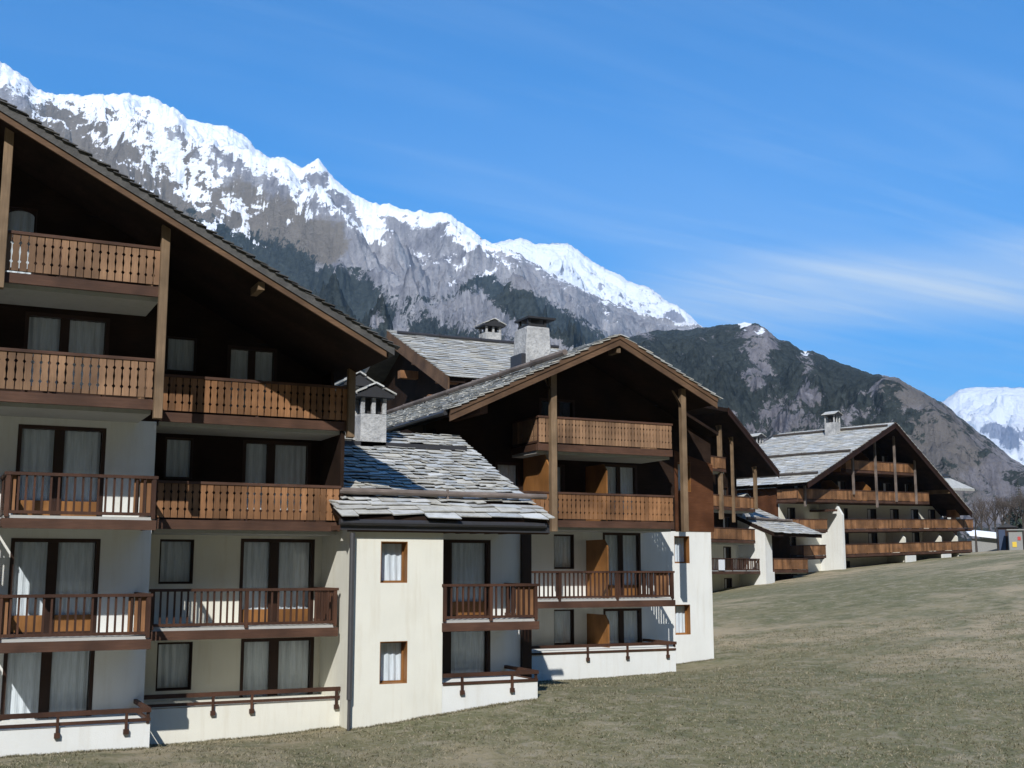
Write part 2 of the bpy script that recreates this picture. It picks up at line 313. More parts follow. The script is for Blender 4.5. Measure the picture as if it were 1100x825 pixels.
# ------------------------------------------------------------------ mountains
fwv = np.array([math.sin(YAW) * math.cos(PIT), math.cos(YAW) * math.cos(PIT), math.sin(PIT)]); rtv = np.array([math.cos(YAW), -math.sin(YAW), 0]); upv = np.cross(rtv, fwv)
def bearing(px_, py_):     # survey of the skyline: photo point -> compass bearing and tangent of elevation
    r = rtv * (px_ - 550) / F - upv * (py_ - 412.5) / F + fwv; h = math.hypot(r[0], r[1]); return math.atan2(r[0], r[1]), r[2] / h
def line(pts):
    b = sorted(bearing(*p) for p in pts); a = np.array(b); return lambda az: np.interp(az, a[:, 0], a[:, 1])
def mount_mat(name, rock1, rock2, bare, forest, fs, haze=0.0):
    m, t, p = mat(name); g = N(t, 'ShaderNodeNewGeometry'); v = objco(t, (fs, fs, fs))
    def at(n): a = N(t, 'ShaderNodeAttribute', attribute_name=n); return a.outputs['Fac']
    na = noise(t, 0.0045, 8, 0.65, v); nb = noise(t, 0.016, 8, 0.7, v); nc = noise(t, 0.06, 6, 0.75, v); nd = noise(t, 0.028, 7, 0.72, v, .4)
    fla = N(t, 'ShaderNodeAttribute', attribute_name='flow'); streak = noise(t, 0.011 * fs, 8, 0.66, fla.outputs['Vector'], .5)
    sp = N(t, 'ShaderNodeSeparateXYZ'); lk(t, g.outputs['Normal'], sp.inputs[0]); nz = sp.outputs[2]
    rock = mix(t, ramp(t, streak, 0.35, 0.65), rock1, rock2)
    rock = mix(t, M(t, 'MULTIPLY', ramp(t, nc, 0.5, 0.7), .5), rock, tuple(x * .45 for x in rock1))
    bb = M(t, 'ADD', at('bare'), M(t, 'MULTIPLY', M(t, 'SUBTRACT', nb, .5), 1.6))
    c = mix(t, ramp(t, bb, -.12, .12), rock, mix(t, nb, tuple(x * .75 for x in bare), tuple(x * 1.2 for x in bare)))
    ff = M(t, 'ADD', M(t, 'ADD', at('forest'), M(t, 'MULTIPLY', M(t, 'SUBTRACT', nb, .5), 2.6)), M(t, 'ADD', M(t, 'MULTIPLY', M(t, 'SUBTRACT', nc, .5), 1.7), M(t, 'MULTIPLY', M(t, 'SUBTRACT', nd, .5), 2.4)))
    fcol = mix(t, ramp(t, nc, .35, .65), tuple(x * .6 for x in forest), tuple(x * 1.5 for x in forest))
    c = mix(t, ramp(t, ff, -.06, .10), c, fcol)
    ss = M(t, 'ADD', M(t, 'ADD', at('snow'), M(t, 'MULTIPLY', M(t, 'SUBTRACT', na, .5), 2.0)), M(t, 'MULTIPLY', M(t, 'SUBTRACT', nb, .5), 2.4))
    ss = M(t, 'ADD', ss, M(t, 'MULTIPLY', M(t, 'SUBTRACT', streak, .5), 1.5)); ss = M(t, 'ADD', ss, M(t, 'MULTIPLY', M(t, 'SUBTRACT', nd, .5), 1.7))
    ss = M(t, 'ADD', ss, M(t, 'MULTIPLY', M(t, 'SUBTRACT', nz, .66), 1.5))
    c = mix(t, ramp(t, ss, -.04, .07), c, (0.86, 0.88, 0.92))
    lk(t, c, p.inputs['Base Color']); p.inputs['Roughness'].default_value = .95; p.inputs['Specular IOR Level'].default_value = 0.02
    h = M(t, 'ADD', nb, M(t, 'MULTIPLY', nc, .35)); bump(t, p, M(t, 'ADD', h, M(t, 'MULTIPLY', ff, 0.0)), 30 / fs * .9, .9)
    return m
def mountain(name, crest, dist, foot, na, nr, amp, fs, prof, masks, m, jag=0.004, gul=1.0, seed=0, back=1.25, zf=-6, skew=2.4):
    cl_ = line(crest); az = np.linspace(min(bearing(*p)[0] for p in crest), max(bearing(*p)[0] for p in crest), na)
    t = np.concatenate([np.linspace(0, 1, nr), np.linspace(1, back, nr // 6)[1:]])
    A, T = np.meshgrid(az, t, indexing='ij')
    D = np.interp(A, az, dist(az)); Fo = np.interp(A, az, foot(az) if callable(foot) else np.full_like(az, foot))
    Rr = Fo + (D - Fo) * T; E = cl_(A) + jag * fbm(A * 90 + seed, A * 0 + seed + .37, 6, .6) * .8
    zr = E * D
    g = np.where(T <= 1, T.clip(0, 1) ** prof, 1 - (T - 1) * 2.0)
    X = Rr * np.sin(A); Y = Rr * np.cos(A)
    env = np.clip(T * 4, 0, 1) * np.where(T <= 1, (1 - T ** 8) * .97 + .03, .03)
    LT = (D.mean() - Fo.min()) / fs; U = A * D.mean() / fs
    wx = fbm(X / fs * .8 + seed, Y / fs * .8, 4) * .55; wy = fbm(X / fs * .8 + 50, Y / fs * .8 + seed, 4) * .55
    US = U * 1.05 + T * skew; n = (ridged(X / fs * .55 + wx + seed, Y / fs * .55 + wy, 8, .54) - .8) * .8 + gul * (ridged(US + wx * .8, T * LT * .52 + wy + seed, 8, .56) - .8) * .7
    n = n + .10 * fbm(X / fs * 11, Y / fs * 11, 5, .6)
    Z = zf + (zr - zf) * g + amp * n * env
    # nothing in front may rise past the crest as surveyed
    lim = E * Rr; Z = np.where(T < 1, lim - np.logaddexp(0, (lim - Z) / 25) * 25, Z)
    ang = Z / Rr
    V = np.c_[X.ravel(), Y.ravel(), Z.ravel()]; a, b = A.shape
    i = np.arange(a - 1)[:, None]; j = np.arange(b - 1)[None]
    q = np.stack([i * b + j, i * b + j + 1, (i + 1) * b + j + 1, (i + 1) * b + j], -1).reshape(-1, 4)
    o = npmesh(name, V, q, m, smooth=True); tag(o, kind='structure')
    fl_ = np.stack([US * fs / 1.05, T * LT * fs * .8, T * 0], -1).reshape(-1, 3); o.data.attributes.new('flow', 'FLOAT_VECTOR', 'POINT').data.foreach_set('vector', fl_.astype(np.float32).ravel())
    vals = masks(A, ang, T)
    for k, val in vals.items():
        at = o.data.attributes.new(k, 'FLOAT', 'POINT'); at.data.foreach_set('value', val.astype(np.float32).ravel())
    return o
def blob(A, E, pts, r0):    # soft patch: list of (px, py, radius in px)
    s = np.zeros_like(A)
    for x, y, r in pts:
        a, e = bearing(x, y); s = np.maximum(s, 1 - np.hypot((A - a) * F, (E - e) * F) / r)
    return s.clip(0, 1)
SC = 1 / 34 * F
m1 = mount_mat('alpine_massif', (0.17, 0.17, 0.19), (0.38, 0.375, 0.385), (0.19, 0.17, 0.145), (0.040, 0.048, 0.045), 1.6)
c1 = [(-900, 150), (-500, 60), (-200, 20), (-60, 35), (0, 66), (20, 80), (40, 95), (60, 104), (100, 103), (140, 100), (165, 104), (190, 118), (205, 130), (225, 132), (245, 137), (262, 148), (275, 162), (290, 170), (305, 170), (315, 175), (325, 181), (335, 176), (342, 173), (352, 186), (365, 200), (385, 212), (400, 220), (420, 222), (445, 229), (475, 230), (495, 240), (515, 255), (530, 262), (545, 268), (577, 286), (608, 303), (647, 323), (690, 337), (749, 351), (800, 380), (900, 420), (1000, 480)]
sn1 = line([(-900, 300), (-100, 100), (0, 108), (60, 128), (100, 152), (150, 178), (200, 212), (240, 236), (262, 250), (300, 240), (330, 222), (360, 232), (390, 248), (420, 240), (450, 245), (480, 255), (520, 270), (550, 283), (600, 312), (650, 335), (700, 346), (750, 356), (1000, 480)])
fo1 = line([(-900, 500), (0, 200), (150, 225), (230, 238), (260, 247), (300, 262), (330, 275), (360, 296), (400, 318), (440, 336), (480, 352), (520, 366), (560, 372), (700, 420), (1000, 500)])
fw_a = line([(480, 320), (515, 293), (545, 303), (580, 318), (610, 335), (640, 352), (680, 385), (720, 400)])
fw_b = line([(480, 322), (515, 310), (545, 338), (580, 362), (610, 375), (640, 372), (680, 395), (720, 402)])
def mk1(A, E, T):
    snow = (E - sn1(A)) * F / 60 + .10; snow = snow.clip(-1.6, .66) - .75 * np.clip((A - bearing(530, 262)[0]) * F / 35, 0, 1)
    f = (fo1(A) - E) * F / 26 + .15
    wedge = np.minimum(fw_a(A) - E, E - fw_b(A)) * F / 12; f = np.maximum(f, np.minimum(wedge, .9))
    cl = blob(A, E, [(585, 385, 34), (430, 355, 22), (440, 385, 26), (405, 345, 16), (480, 378, 20)], 1)
    f = f.clip(-1.3, 1.0) - cl * 1.9
    f = np.where(E > sn1(A), -1.5, f)
    f = f + .9 * blob(A, E, [(300, 226, 26), (330, 215, 22), (420, 262, 30), (385, 300, 40)], 1)
    bare = -.25 + 1.3 * blob(A, E, [(90, 170, 90), (180, 205, 70), (250, 240, 60), (300, 250, 50), (350, 262, 40)], 1) - .9 * blob(A, E, [(470, 290, 150), (560, 330, 80)], 1)
    snow = snow - .8 * blob(A, E, [(250, 200, 40), (300, 208, 34), (232, 165, 16), (345, 190, 16), (370, 215, 22), (150, 128, 14), (120, 122, 12), (205, 160, 16)], 1)
    snow = snow + 1.1 * blob(A, E, [(485, 305, 9), (488, 315, 8), (330, 232, 16), (400, 246, 18)], 1)
    return dict(snow=snow, forest=f, bare=bare)
mountain('snowy_massif_terrain', c1, lambda a: np.interp(a, [R(-60), R(0), R(25), R(45)], [3600, 4200, 4300, 3600]), lambda a: np.interp(a, [R(29), R(33)], [520, 2700]), 1500, 420, 215, 900, 1.5, mk1, m1, jag=.0035, seed=3)
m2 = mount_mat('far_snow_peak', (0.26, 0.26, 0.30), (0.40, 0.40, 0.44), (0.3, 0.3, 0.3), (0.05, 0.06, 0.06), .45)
c2 = [(430, 330), (480, 300), (515, 275), (530, 264), (545, 258), (560, 258), (575, 261), (610, 264), (625, 274), (645, 287), (660, 293), (675, 302), (690, 306), (705, 315), (718, 325), (730, 331), (742, 340), (750, 348), (765, 362), (800, 385), (900, 430)]
mountain('far_peak_terrain', c2, lambda a: 7400 + 0 * a, 4300, 500, 240, 300, 1300, 1.2, lambda A, E, T: dict(snow=np.full_like(A, .78) - .5 * blob(A, E, [(690, 325, 45), (640, 300, 30), (720, 345, 30)], 1), forest=np.full_like(A, -3.), bare=np.full_like(A, -1.)), m2, jag=.0025, seed=9)
m3 = mount_mat('forested_ridge', (0.14, 0.135, 0.15), (0.26, 0.25, 0.265), (0.16, 0.148, 0.14), (0.040, 0.048, 0.046), 2.2)
c3 = [(480, 480), (560, 430), (600, 410), (640, 385), (670, 362), (700, 354), (745, 353), (770, 349), (785, 348), (800, 346), (812, 348), (822, 353), (835, 363), (848, 368), (860, 376), (872, 378), (885, 382), (900, 390), (930, 400), (950, 403), (962, 405), (975, 412), (990, 420), (1010, 432), (1022, 440), (1040, 456), (1060, 470), (1080, 488), (1100, 500), (1160, 520), (1300, 560), (1500, 580)]
def mk3(A, E, T):
    cr = line(c3)(A); px_ = (A - bearing(550, 412)[0]) * F
    f = .36 + .6 * fbm(A * 45, E * 80, 4)
    f = f - .85 * blob(A, E, [(820, 368, 28), (815, 400, 24), (850, 455, 40), (870, 425, 22), (975, 420, 48), (1000, 470, 60), (905, 445, 22), (1060, 500, 60), (1050, 540, 50), (780, 470, 35)], 1)
    f = f + .55 * blob(A, E, [(740, 395, 70), (770, 420, 50), (900, 410, 50), (960, 455, 40), (845, 400, 30)], 1)
    snow = -1.5 + 1.9 * blob(A, E, [(800, 348, 14), (818, 354, 10), (865, 378, 9)], 1) 
    return dict(snow=snow, forest=f, bare=-.15 + .5 * blob(A, E, [(1000, 480, 80), (980, 420, 50)], 1))
mountain('forested_ridge_terrain', c3, lambda a: 2300 + 0 * a, 260, 900, 360, 110, 420, 1.25, mk3, m3, jag=.0022, seed=21, gul=.55, skew=1.4)
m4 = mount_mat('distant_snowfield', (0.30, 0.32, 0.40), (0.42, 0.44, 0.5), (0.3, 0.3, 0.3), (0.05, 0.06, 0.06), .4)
c4 = [(930, 480), (985, 448), (1005, 436), (1018, 428), (1030, 420), (1042, 417), (1060, 416), (1080, 415), (1100, 417), (1150, 410), (1250, 430), (1400, 470)]
mountain('distant_snow_terrain', c4, lambda a: 11000 + 0 * a, 7000, 300, 160, 330, 1800, 1.1, lambda A, E, T: dict(snow=np.full_like(A, .95) - 1.5 * blob(A, E, [(1090, 470, 26), (1070, 462, 18)], 1), forest=np.full_like(A, -3.), bare=np.full_like(A, -1.)), m4, jag=.0015, seed=31)

def sky_blocker_ridge():  # unseen ridge behind the viewpoint, added and raised to cut sky fill
    az = np.linspace(R(75), R(325), 160); tt = np.linspace(0, 1.2, 60); A_, T_ = np.meshgrid(az, tt, indexing='ij')
    Rr = 250 + 2400 * T_; el = .60 * np.sin((A_ - R(75)) / R(250) * np.pi) ** .6 + .03
    Z = -8 + el * 2650 * np.where(T_ <= 1, T_ ** 1.15, 1 - (T_ - 1) * 2) + 110 * (ridged(Rr * np.sin(A_) / 500, Rr * np.cos(A_) / 500, 6) - .8) * np.clip(T_ * 3, 0, 1)
    V = np.c_[(Rr * np.sin(A_)).ravel(), (Rr * np.cos(A_)).ravel(), Z.ravel()]; a, b = A_.shape
    i = np.arange(a - 1)[:, None]; j = np.arange(b - 1)[None]; q = np.stack([i * b + j, i * b + j + 1, (i + 1) * b + j + 1, (i + 1) * b + j], -1).reshape(-1, 4)
    o = npmesh('sky_blocker_terrain', V, q, m3, smooth=True); tag(o, kind='structure')
    o.data.attributes.new('flow', 'FLOAT_VECTOR', 'POINT').data.foreach_set('vector', V.astype(np.float32).ravel())
    for k, v in (('snow', -1.5), ('forest', .5), ('bare', .1)): o.data.attributes.new(k, 'FLOAT', 'POINT').data.foreach_set('value', np.full(len(V), v, np.float32))
sky_blocker_ridge()

# ------------------------------------------------------------------ building kit (x along the facade, y into the building)
def wall(x0, x1, z0, z1, yf, th, ops=(), top=None, xb=()):
    mb = MB(); xs = sorted(set([x0, x1] + [v for o in ops for v in o[:2] if x0 < v < x1] + [v for v in xb if x0 < v < x1]))
    zs = sorted(set([z0, z1] + [v for o in ops for v in o[2:4] if z0 < v < z1]))
    T = top or (lambda x: 1e9)
    for a, b in zip(xs[:-1], xs[1:]):
        for c, d in zip(zs[:-1], zs[1:]):
            mx, mz = (a + b) / 2, (c + d) / 2
            if any(o[0] < mx < o[1] and o[2] < mz < o[3] for o in ops): continue
            ta, tb = max(c, min(d, T(a))), max(c, min(d, T(b)))
            if ta <= c and tb <= c: continue
            mb.hexa([(a, yf, c), (b, yf, c), (b, yf + th, c), (a, yf + th, c), (a, yf, ta), (b, yf, tb), (b, yf + th, tb), (a, yf + th, ta)])
    return mb
def curtain(x0, x1, z0, z1, y):
    mb = MB(); n = max(6, int((x1 - x0) / .035)); ph = random.random() * 6
    def yy(i): return y + .018 * math.sin(i * 1.25 + ph) + .010 * math.sin(i * .45 + ph * 2)
    vs_ = []
    for i in range(n + 1):
        x = x0 + (x1 - x0) * i / n; vs_ += [(x, yy(i), z0), (x, yy(i + .4), z1), (x, yy(i) + .012, z0), (x, yy(i + .4) + .012, z1)]
    fs = []
    for i in range(n): k = 4 * i; fs += [(k, k + 4, k + 5, k + 1), (k + 2, k + 3, k + 7, k + 6)]
    return mb.add(vs_, fs)
def window(par, x0, x1, z0, z1, yf, depth=.12, reveal='frame', cur=1.0, arch=False, shear=0, detail=True):
    y = yf + depth; mb = MB(); w = .06
    r = .018
    mb.box(x0, x0 + r, yf + .003, y, z0, z1).box(x1 - r, x1, yf + .003, y, z0, z1).box(x0 + r, x1 - r, yf + .003, y, z0, z0 + r).box(x0 + r, x1 - r, yf + .003, y, z1 - r, z1)
    mb.box(x0, x0 + w, y, y + .06, z0, z1).box(x1 - w, x1, y, y + .06, z0, z1).box(x0 + w, x1 - w, y, y + .06, z0, z0 + w).box(x0 + w, x1 - w, y, y + .06, z1 - w, z1)
    if arch:
        n = 8; cx = (x0 + x1) / 2; a = (x1 - x0) / 2 - w; hh = .14
        for s in (-1, 1):
            mb.prism_y([(cx + s * a, z1 - w - hh)] + [(cx + s * a * math.cos(k / n * math.pi / 2), z1 - w - hh + hh * math.sin(k / n * math.pi / 2)) for k in range(1, n + 1)][::1] + [(cx + s * a, z1 - w)], y + .005, y + .05)
    o = mb.build('window', reveal, par, shear)
    if not detail:
        MB().box(x0 + w, x1 - w, y + .03, y + .05, z0 + w, z1 - w).build('pane', 'curtain' if cur > .6 else 'void', o, shear); return o
    MB().box(x0 + w, x1 - w, y + .025, y + .035, z0 + w, z1 - w).build('pane', 'glass', o, shear)
    if cur: curtain(x0 + w * .5, x0 + w * .5 + (x1 - x0 - w) * cur, z0 + w * .5, z1 - w * .5, y + .09).build('curtain', 'curtain', o, shear)
    MB().box(x0, x1, y + .2, y + .22, z0, z1).build('room_backing', 'void', o, shear)
    return o
def french_door(par, x0, x1, zf, zt, yf, leaves, depth=.10, panel='orange', shear=0, stile=.15, kick=.45, arch=False, detail=True, framemat='frame'):
    y = yf + depth; mb = MB(); w = .09
    mb.box(x0, x0 + w, yf - .01, y + .06, zf, zt).box(x1 - w, x1, yf - .01, y + .06, zf, zt).box(x0 + w, x1 - w, yf - .01, y + .06, zt - w, zt).box(x0 + w, x1 - w, y - .02, y + .06, zf, zf + .06)
    ed = [x0 + w]
    for l in leaves[:-1]: ed.append(x0 + (x1 - x0) * l)
    ed.append(x1 - w)
    for e in ed[1:-1]: mb.box(e - stile / 2, e + stile / 2, y - .02, y + .05, zf + .06, zt - w)
    o = mb.build('french_door', framemat, par, shear)
    for i, (a, b) in enumerate(zip(ed[:-1], ed[1:])):
        a2 = a + (stile / 2 if i else 0.03); b2 = b - (stile / 2 if i < len(ed) - 2 else 0.03)
        MB().box(a2, b2, y, y + .04, zf + .06, zf + kick).build('kick_panel', panel, o, shear)
        if not detail:
            MB().box(a2, b2, y + .01, y + .03, zf + kick, zt - w).build('pane', 'curtain' if (i % 2 == 0) else 'void', o, shear); continue
        g = MB()
        if arch:
            n = 8; cx = (a2 + b2) / 2; aa = (b2 - a2) / 2; top = zt - w - .02; hh = .16
            g.prism_y([(a2, zf + kick), (b2, zf + kick), (b2, top - hh)] + [(cx + aa * math.cos(k / n * math.pi), top - hh + hh * math.sin(k / n * math.pi)) for k in range(1, n)] + [(a2, top - hh)], y + .02, y + .03)
        else: g.box(a2, b2, y + .02, y + .03, zf + kick, zt - w)
        g.build('pane', 'glass', o, shear)
        cc = curtain(a2 - .02, b2 + .02, zf + kick - .05, zt - w, y + .09)
        if arch:
            MB().prism_y([(a2, zt - w - .18), (a2 + .001, zt - w), ((a2 + b2) / 2, zt - w - .02), (a2 + (b2 - a2) * .15, zt - w - .08)], y, y + .02)
        cc.build('curtain', 'curtain', o, shear)
    MB().box(x0, x1, y + .24, y + .26, zf, zt).build('room_backing', 'void', o, shear)
    return o
def board_profile(w, h):
    k = w / 2; return [(-k, 0), (k, 0), (k, h * .20), (k * .62, h * .25), (k, h * .30), (k, h * .40), (k * .82, h * .52), (k, h * .64), (k, h * .70), (k * .62, h * .75), (k, h * .80), (k, h), (-k, h), (-k, h * .80), (-k * .62, h * .75), (-k, h * .70), (-k, h * .64), (-k * .82, h * .52), (-k, h * .40), (-k, h * .30), (-k * .62, h * .25), (-k, h * .20)]
def railing(par, x0, x1, y, zr, style='bars', left=None, right=None, m=None, pitch=None, shear=0, sections=None):
    hb = MB(); bb = MB(); m = m or {'bars': 'bar', 'boards': 'rail'}[style]
    def run(ax, a, b, c):
        n = max(1, round((b - a) / (pitch or (.168 if style == 'bars' else .178)))); h = .84; z0 = zr - .93
        for i in range(n):
            q = a + (b - a) * (i + .5) / n + random.uniform(-.006, .006)
            if style == 'bars':
                w = .023
                if ax == 'x': bb.box(q - w, q + w, c - w, c + w, z0 + .03, zr - .06)
                else: bb.box(c - w, c + w, q - w, q + w, z0 + .03, zr - .06)
            elif style == 'boards':
                wv = (pitch or .178) * .86; pr = board_profile(wv, h + .03 + random.uniform(-.008, .008))
                if ax == 'x': bb.prism_y([(q + u, z0 + v) for u, v in pr], c - .028 - random.uniform(0, .004), c)
                else: bb.prism_x([(q + u, z0 + v) for u, v in pr], c - .014, c + .014)
            else:
                if ax == 'x': bb.box(q - .5 * (b - a) / n + .008, q + .5 * (b - a) / n - .008, c - .02, c + .02, z0, zr - .05)
                else: bb.box(c - .02, c + .02, q - .5 * (b - a) / n + .008, q + .5 * (b - a) / n - .008, z0, zr - .05)
        if ax == 'x':
            hb.box(a - .04, b + .04, c - .055, c + .055, zr - .07, zr); hb.box(a, b, c + .002 if style != 'bars' else c - .035, c + .045, zr - .93, zr - .86)
            if style != 'bars': hb.box(a, b, c + .002, c + .045, zr - .22, zr - .15)
        else:
            hb.box(c - .05, c + .05, a + .06, b, zr - .068, zr - .002); hb.box(c - .03, c + .03, a + .05, b, zr - .928, zr - .862)
    run('x', x0, x1, y)
    if left: run('y', y + .06, left, x0 + .03)
    if right: run('y', y + .06, right, x1 - .03)
    k = sections or max(1, round((x1 - x0) / 2.2))
    for i in range(k + 1):
        xx = x0 + .045 + (x1 - x0 - .09) * i / k
        hb.box(xx - .045, xx + .045, y + .005 if style != 'bars' else y - .045, y + .095 if style != 'bars' else y + .045, zr - 1.0, zr - .07)
    o = hb.build('railing', 'bar' if style == 'bars' else 'fascia', par, shear)
    bb.build('balusters', m, o, shear)
    return o
def balcony(par, x0, x1, yf, yw, zr, style='boards', left=True, right=True, m=None, shear=0, slabm='concrete', **k):
    zf = zr - .98
    bars = style == 'bars'; ft = zf - (.055 if bars else 0)
    s = (MB().box(x0, x1, yf - .0, yw, zf - .2, zf + .015) if bars else MB().box(x0, x1, yf + .16, yw, zf - .33, zf - .02)).build('balcony', slabm, par, shear)
    fa = MB().box(x0 - .03, x1 + .03, yf - .08, yf - .002, zf - .28, ft) if bars else MB().box(x0 - .03, x1 + .03, yf - .02, yf + .055, zf - .24, zf - .0)
    fa.box(x0 - .05, x0 - .002, yf + .056, yw, zf - .235, ft - .005).box(x1 + .002, x1 + .05, yf + .056, yw, zf - .235, ft - .005)
    fa.build('fascia_board', 'fascia', s, shear)
    railing(s, x0, x1, yf, zr, style, yw if left else None, yw if right else None, m, shear=shear, **k)
    return s
def terrace(par, x0, x1, yf, yw, zt, zb, zr, wm='white', right=True, brk=(.5, .9)):
    t = MB().box(x0, x1, yf, yw, zb - 1.2, zt).build('terrace_wall', wm, par)
    mb = MB().box(x0 + .02, x1, yf - .07, yf + .04, zr - .10, zr).box(x0 + .02, x1, yf - .03, yf + .03, zr - .30, zr - .23)
    if right: mb.box(x1 - .08, x1, yf + .045, yw, zr - .098, zr - .002).box(x1 - .06, x1 - .01, yf + .045, yw, zr - .298, zr - .232)
    for b in brk:
        xx = x0 + (x1 - x0) * b; mb.box(xx - .03, xx + .03, yf - .068, yf + .0, zr - .48, zr - .101); mb.box(xx - .06, xx + .06, yf - .085, yf - .012, zr - .56, zr - .45)
    mb.box(x1 - .09, x1 - .02, yf - .025, yf + .035, zt, zr - .101)
    mb.build('terrace_rail', 'bar', t); return t
def slates(par, O, U, V, Lu, Lv, pitch=.34, wmin=.35, wmax=.8, name='stone_slabs', m='slate', shear=0, rag=.05):
    O, U, V = Vector(O), Vector(U).normalized(), Vector(V).normalized(); Nn = U.cross(V).normalized()
    if Nn.z < 0: Nn = -Nn
    mb = MB(); rows = int(Lv / pitch) + 1; rnd = random.Random(int(abs(O.x * 100 + O.y * 7)) + 3)
    for r in range(rows):
        v0 = r * pitch - .06; u = -rnd.random() * wmax
        while u < Lu:
            w = rnd.uniform(wmin, wmax); a, b = max(u, -.02), min(u + w, Lu + .02); u += w
            if b - a < .08: continue
            h = pitch * rnd.uniform(1.35, 1.7); th = rnd.uniform(.016, .034) * (pitch / .34) ** .5; lift = .04 + rnd.uniform(0, .022); j = [rnd.uniform(-rag, rag) for _ in range(6)]
            va = v0 + j[4] * 1.2; vb = min(v0 + h, Lv)
            if vb - va < .05: continue
            c = [(a + .01 + j[0] * .15, va + j[1]), (b - .01 + j[2] * .15, va + j[3]), (b - .01, vb), (a + .01, vb)]
            lo = [lift + .02 + j[5] * .15, lift + .02 - j[5] * .15, -.0, -.0]
            P = [O + U * p[0] + V * p[1] + Nn * l for p, l in zip(c, lo)]; Q = [p + Nn * th for p in P]
            mb.hexa(P + Q)
    return mb.build(name, m, par, shear)
def log(par, a, b, r=.09, m='log', name='snow_guard', shear=0):
    a, b = Vector(a), Vector(b); mb = MB(); n = max(2, int((b - a).length / 2.4)); d = (b - a) / n
    for i in range(n): mb.tube(a + d * i, a + d * (i + .985), r * random.uniform(.9, 1.08), r * random.uniform(.9, 1.08), 10)
    for i in range(1, n): q = a + d * i; mb.box(q.x - .03, q.x + .03, q.y - .03, q.y + .03, q.z - .2, q.z + r + .03)
    return mb.build(name, m, par, shear)
def rake(par, p0, p1, y, h=.36, th=.07, m='barge', name='barge_board', shear=0):
    (xa, za), (xb, zb) = p0, p1
    mb = MB().hexa([(xa, y, za - h), (xb, y, zb - h), (xb, y + th, zb - h), (xa, y + th, za - h), (xa, y, za), (xb, y, zb), (xb, y + th, zb), (xa, y + th, za)])
    mb.hexa([(xa, y - .035, za - h * .42), (xb, y - .035, zb - h * .42), (xb, y - .002, zb - h * .42), (xa, y - .002, za - h * .42), (xa, y - .035, za + .02), (xb, y - .035, zb + .02), (xb, y - .002, zb + .02), (xa, y - .002, za + .02)])
    return mb.build(name, m, par, shear)
def deck(par, p0, p1, y0, y1, th=.14, m='dark', shear=0, name='roof'):
    (xa, za), (xb, zb) = p0, p1
    return MB().hexa([(xa, y0, za - th), (xb, y0, zb - th), (xb, y1, zb - th), (xa, y1, za - th), (xa, y0, za), (xb, y0, zb), (xb, y1, zb), (xa, y1, za)]).build(name, m, par, shear)

# ================================================================== big chalet on the left
A = tag(empty('chalet_building', (3.5, 31, -4.2)), 'nearest tall chalet block at the left edge with five balcony levels', 'building', 'chalet apartment blocks')
A.location = (0, 0, 0)
def roofA(x): return 8.16 - .51 * (x - 4.73)      # underside of the right slope
XR = -4.5
lm_w = MB()
fl = [6.72, 3.98, 1.2, -1.53, -4.1]
# left bay
opsL = [(1.82, 3.85, z, z + 2.27) for z in fl[2:]]
wall(-4.5, 5.05, -6, 3.70, 30.9, .3, opsL).build('wall', 'white', A)
opsT = [(1.82, 3.80, 3.98, 6.25), (1.22, 1.95, 6.72, 8.86)]
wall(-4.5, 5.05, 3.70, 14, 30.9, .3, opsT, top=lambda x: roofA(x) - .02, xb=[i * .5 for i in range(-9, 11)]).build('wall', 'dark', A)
MB().box(4.75, 5.05, 31.2, 33.0, -6, 3.70).build('wall', 'white', A)
MB().hexa([(4.75, 31.2, 3.7), (5.05, 31.2, 3.7), (5.05, 33, 3.7), (4.75, 33, 3.7), (4.75, 31.2, roofA(4.75)), (5.05, 31.2, roofA(5.05)), (5.05, 33, roofA(5.05)), (4.75, 33, roofA(4.75))]).build('wall', 'dark', A)
for z in fl[2:]: french_door(A, 1.82, 3.85, z, z + 2.27, 30.9, [.47, 1], stile=.24)
french_door(A, 1.82, 3.80, 3.98, 6.25, 30.9, [.47, 1], stile=.22, panel='frame')
window(A, 1.22, 1.95, 6.72, 8.86, 30.9, .08, arch=True)
balcony(A, -2.2, 4.66, 28.9, 30.9, 7.70, 'boards', m='railold')
balcony(A, -2.2, 4.60, 28.9, 30.9, 4.96, 'boards', m='railold')
for zr in (2.17, -.55): balcony(A, 1.52, 4.78, 28.9, 30.9, zr, 'bars', sections=1)
for zr in (2.17, -.55): balcony(A, -3.4, 0.6, 28.9, 30.9, zr, 'bars', sections=1)
def end_panels(par, x0, x1, y, zr, nl, nr_):     # a few wide boards that close the ends of a barred railing
    mbs = []
    for i in range(nl): mbs.append(MB()); mbs[-1].box(x0 + .09 + i * .14, x0 + .21 + i * .14, y - .012, y + .012, zr - .9, zr - .06)
    for i in range(nr_): mbs.append(MB()); mbs[-1].box(x1 - .21 - i * .14, x1 - .09 - i * .14, y - .012, y + .012, zr - .9, zr - .06)
    [mb_.build('railing_end_board', 'rail', par) for mb_ in mbs]
for zr in (2.17, -.55): end_panels(A, 1.52, 4.78, 28.955, zr, 1, 3)
terrace(A, -4, 4.89, 28.9, 30.9, -3.47, -4.05, -3.12, brk=(.775, .94))
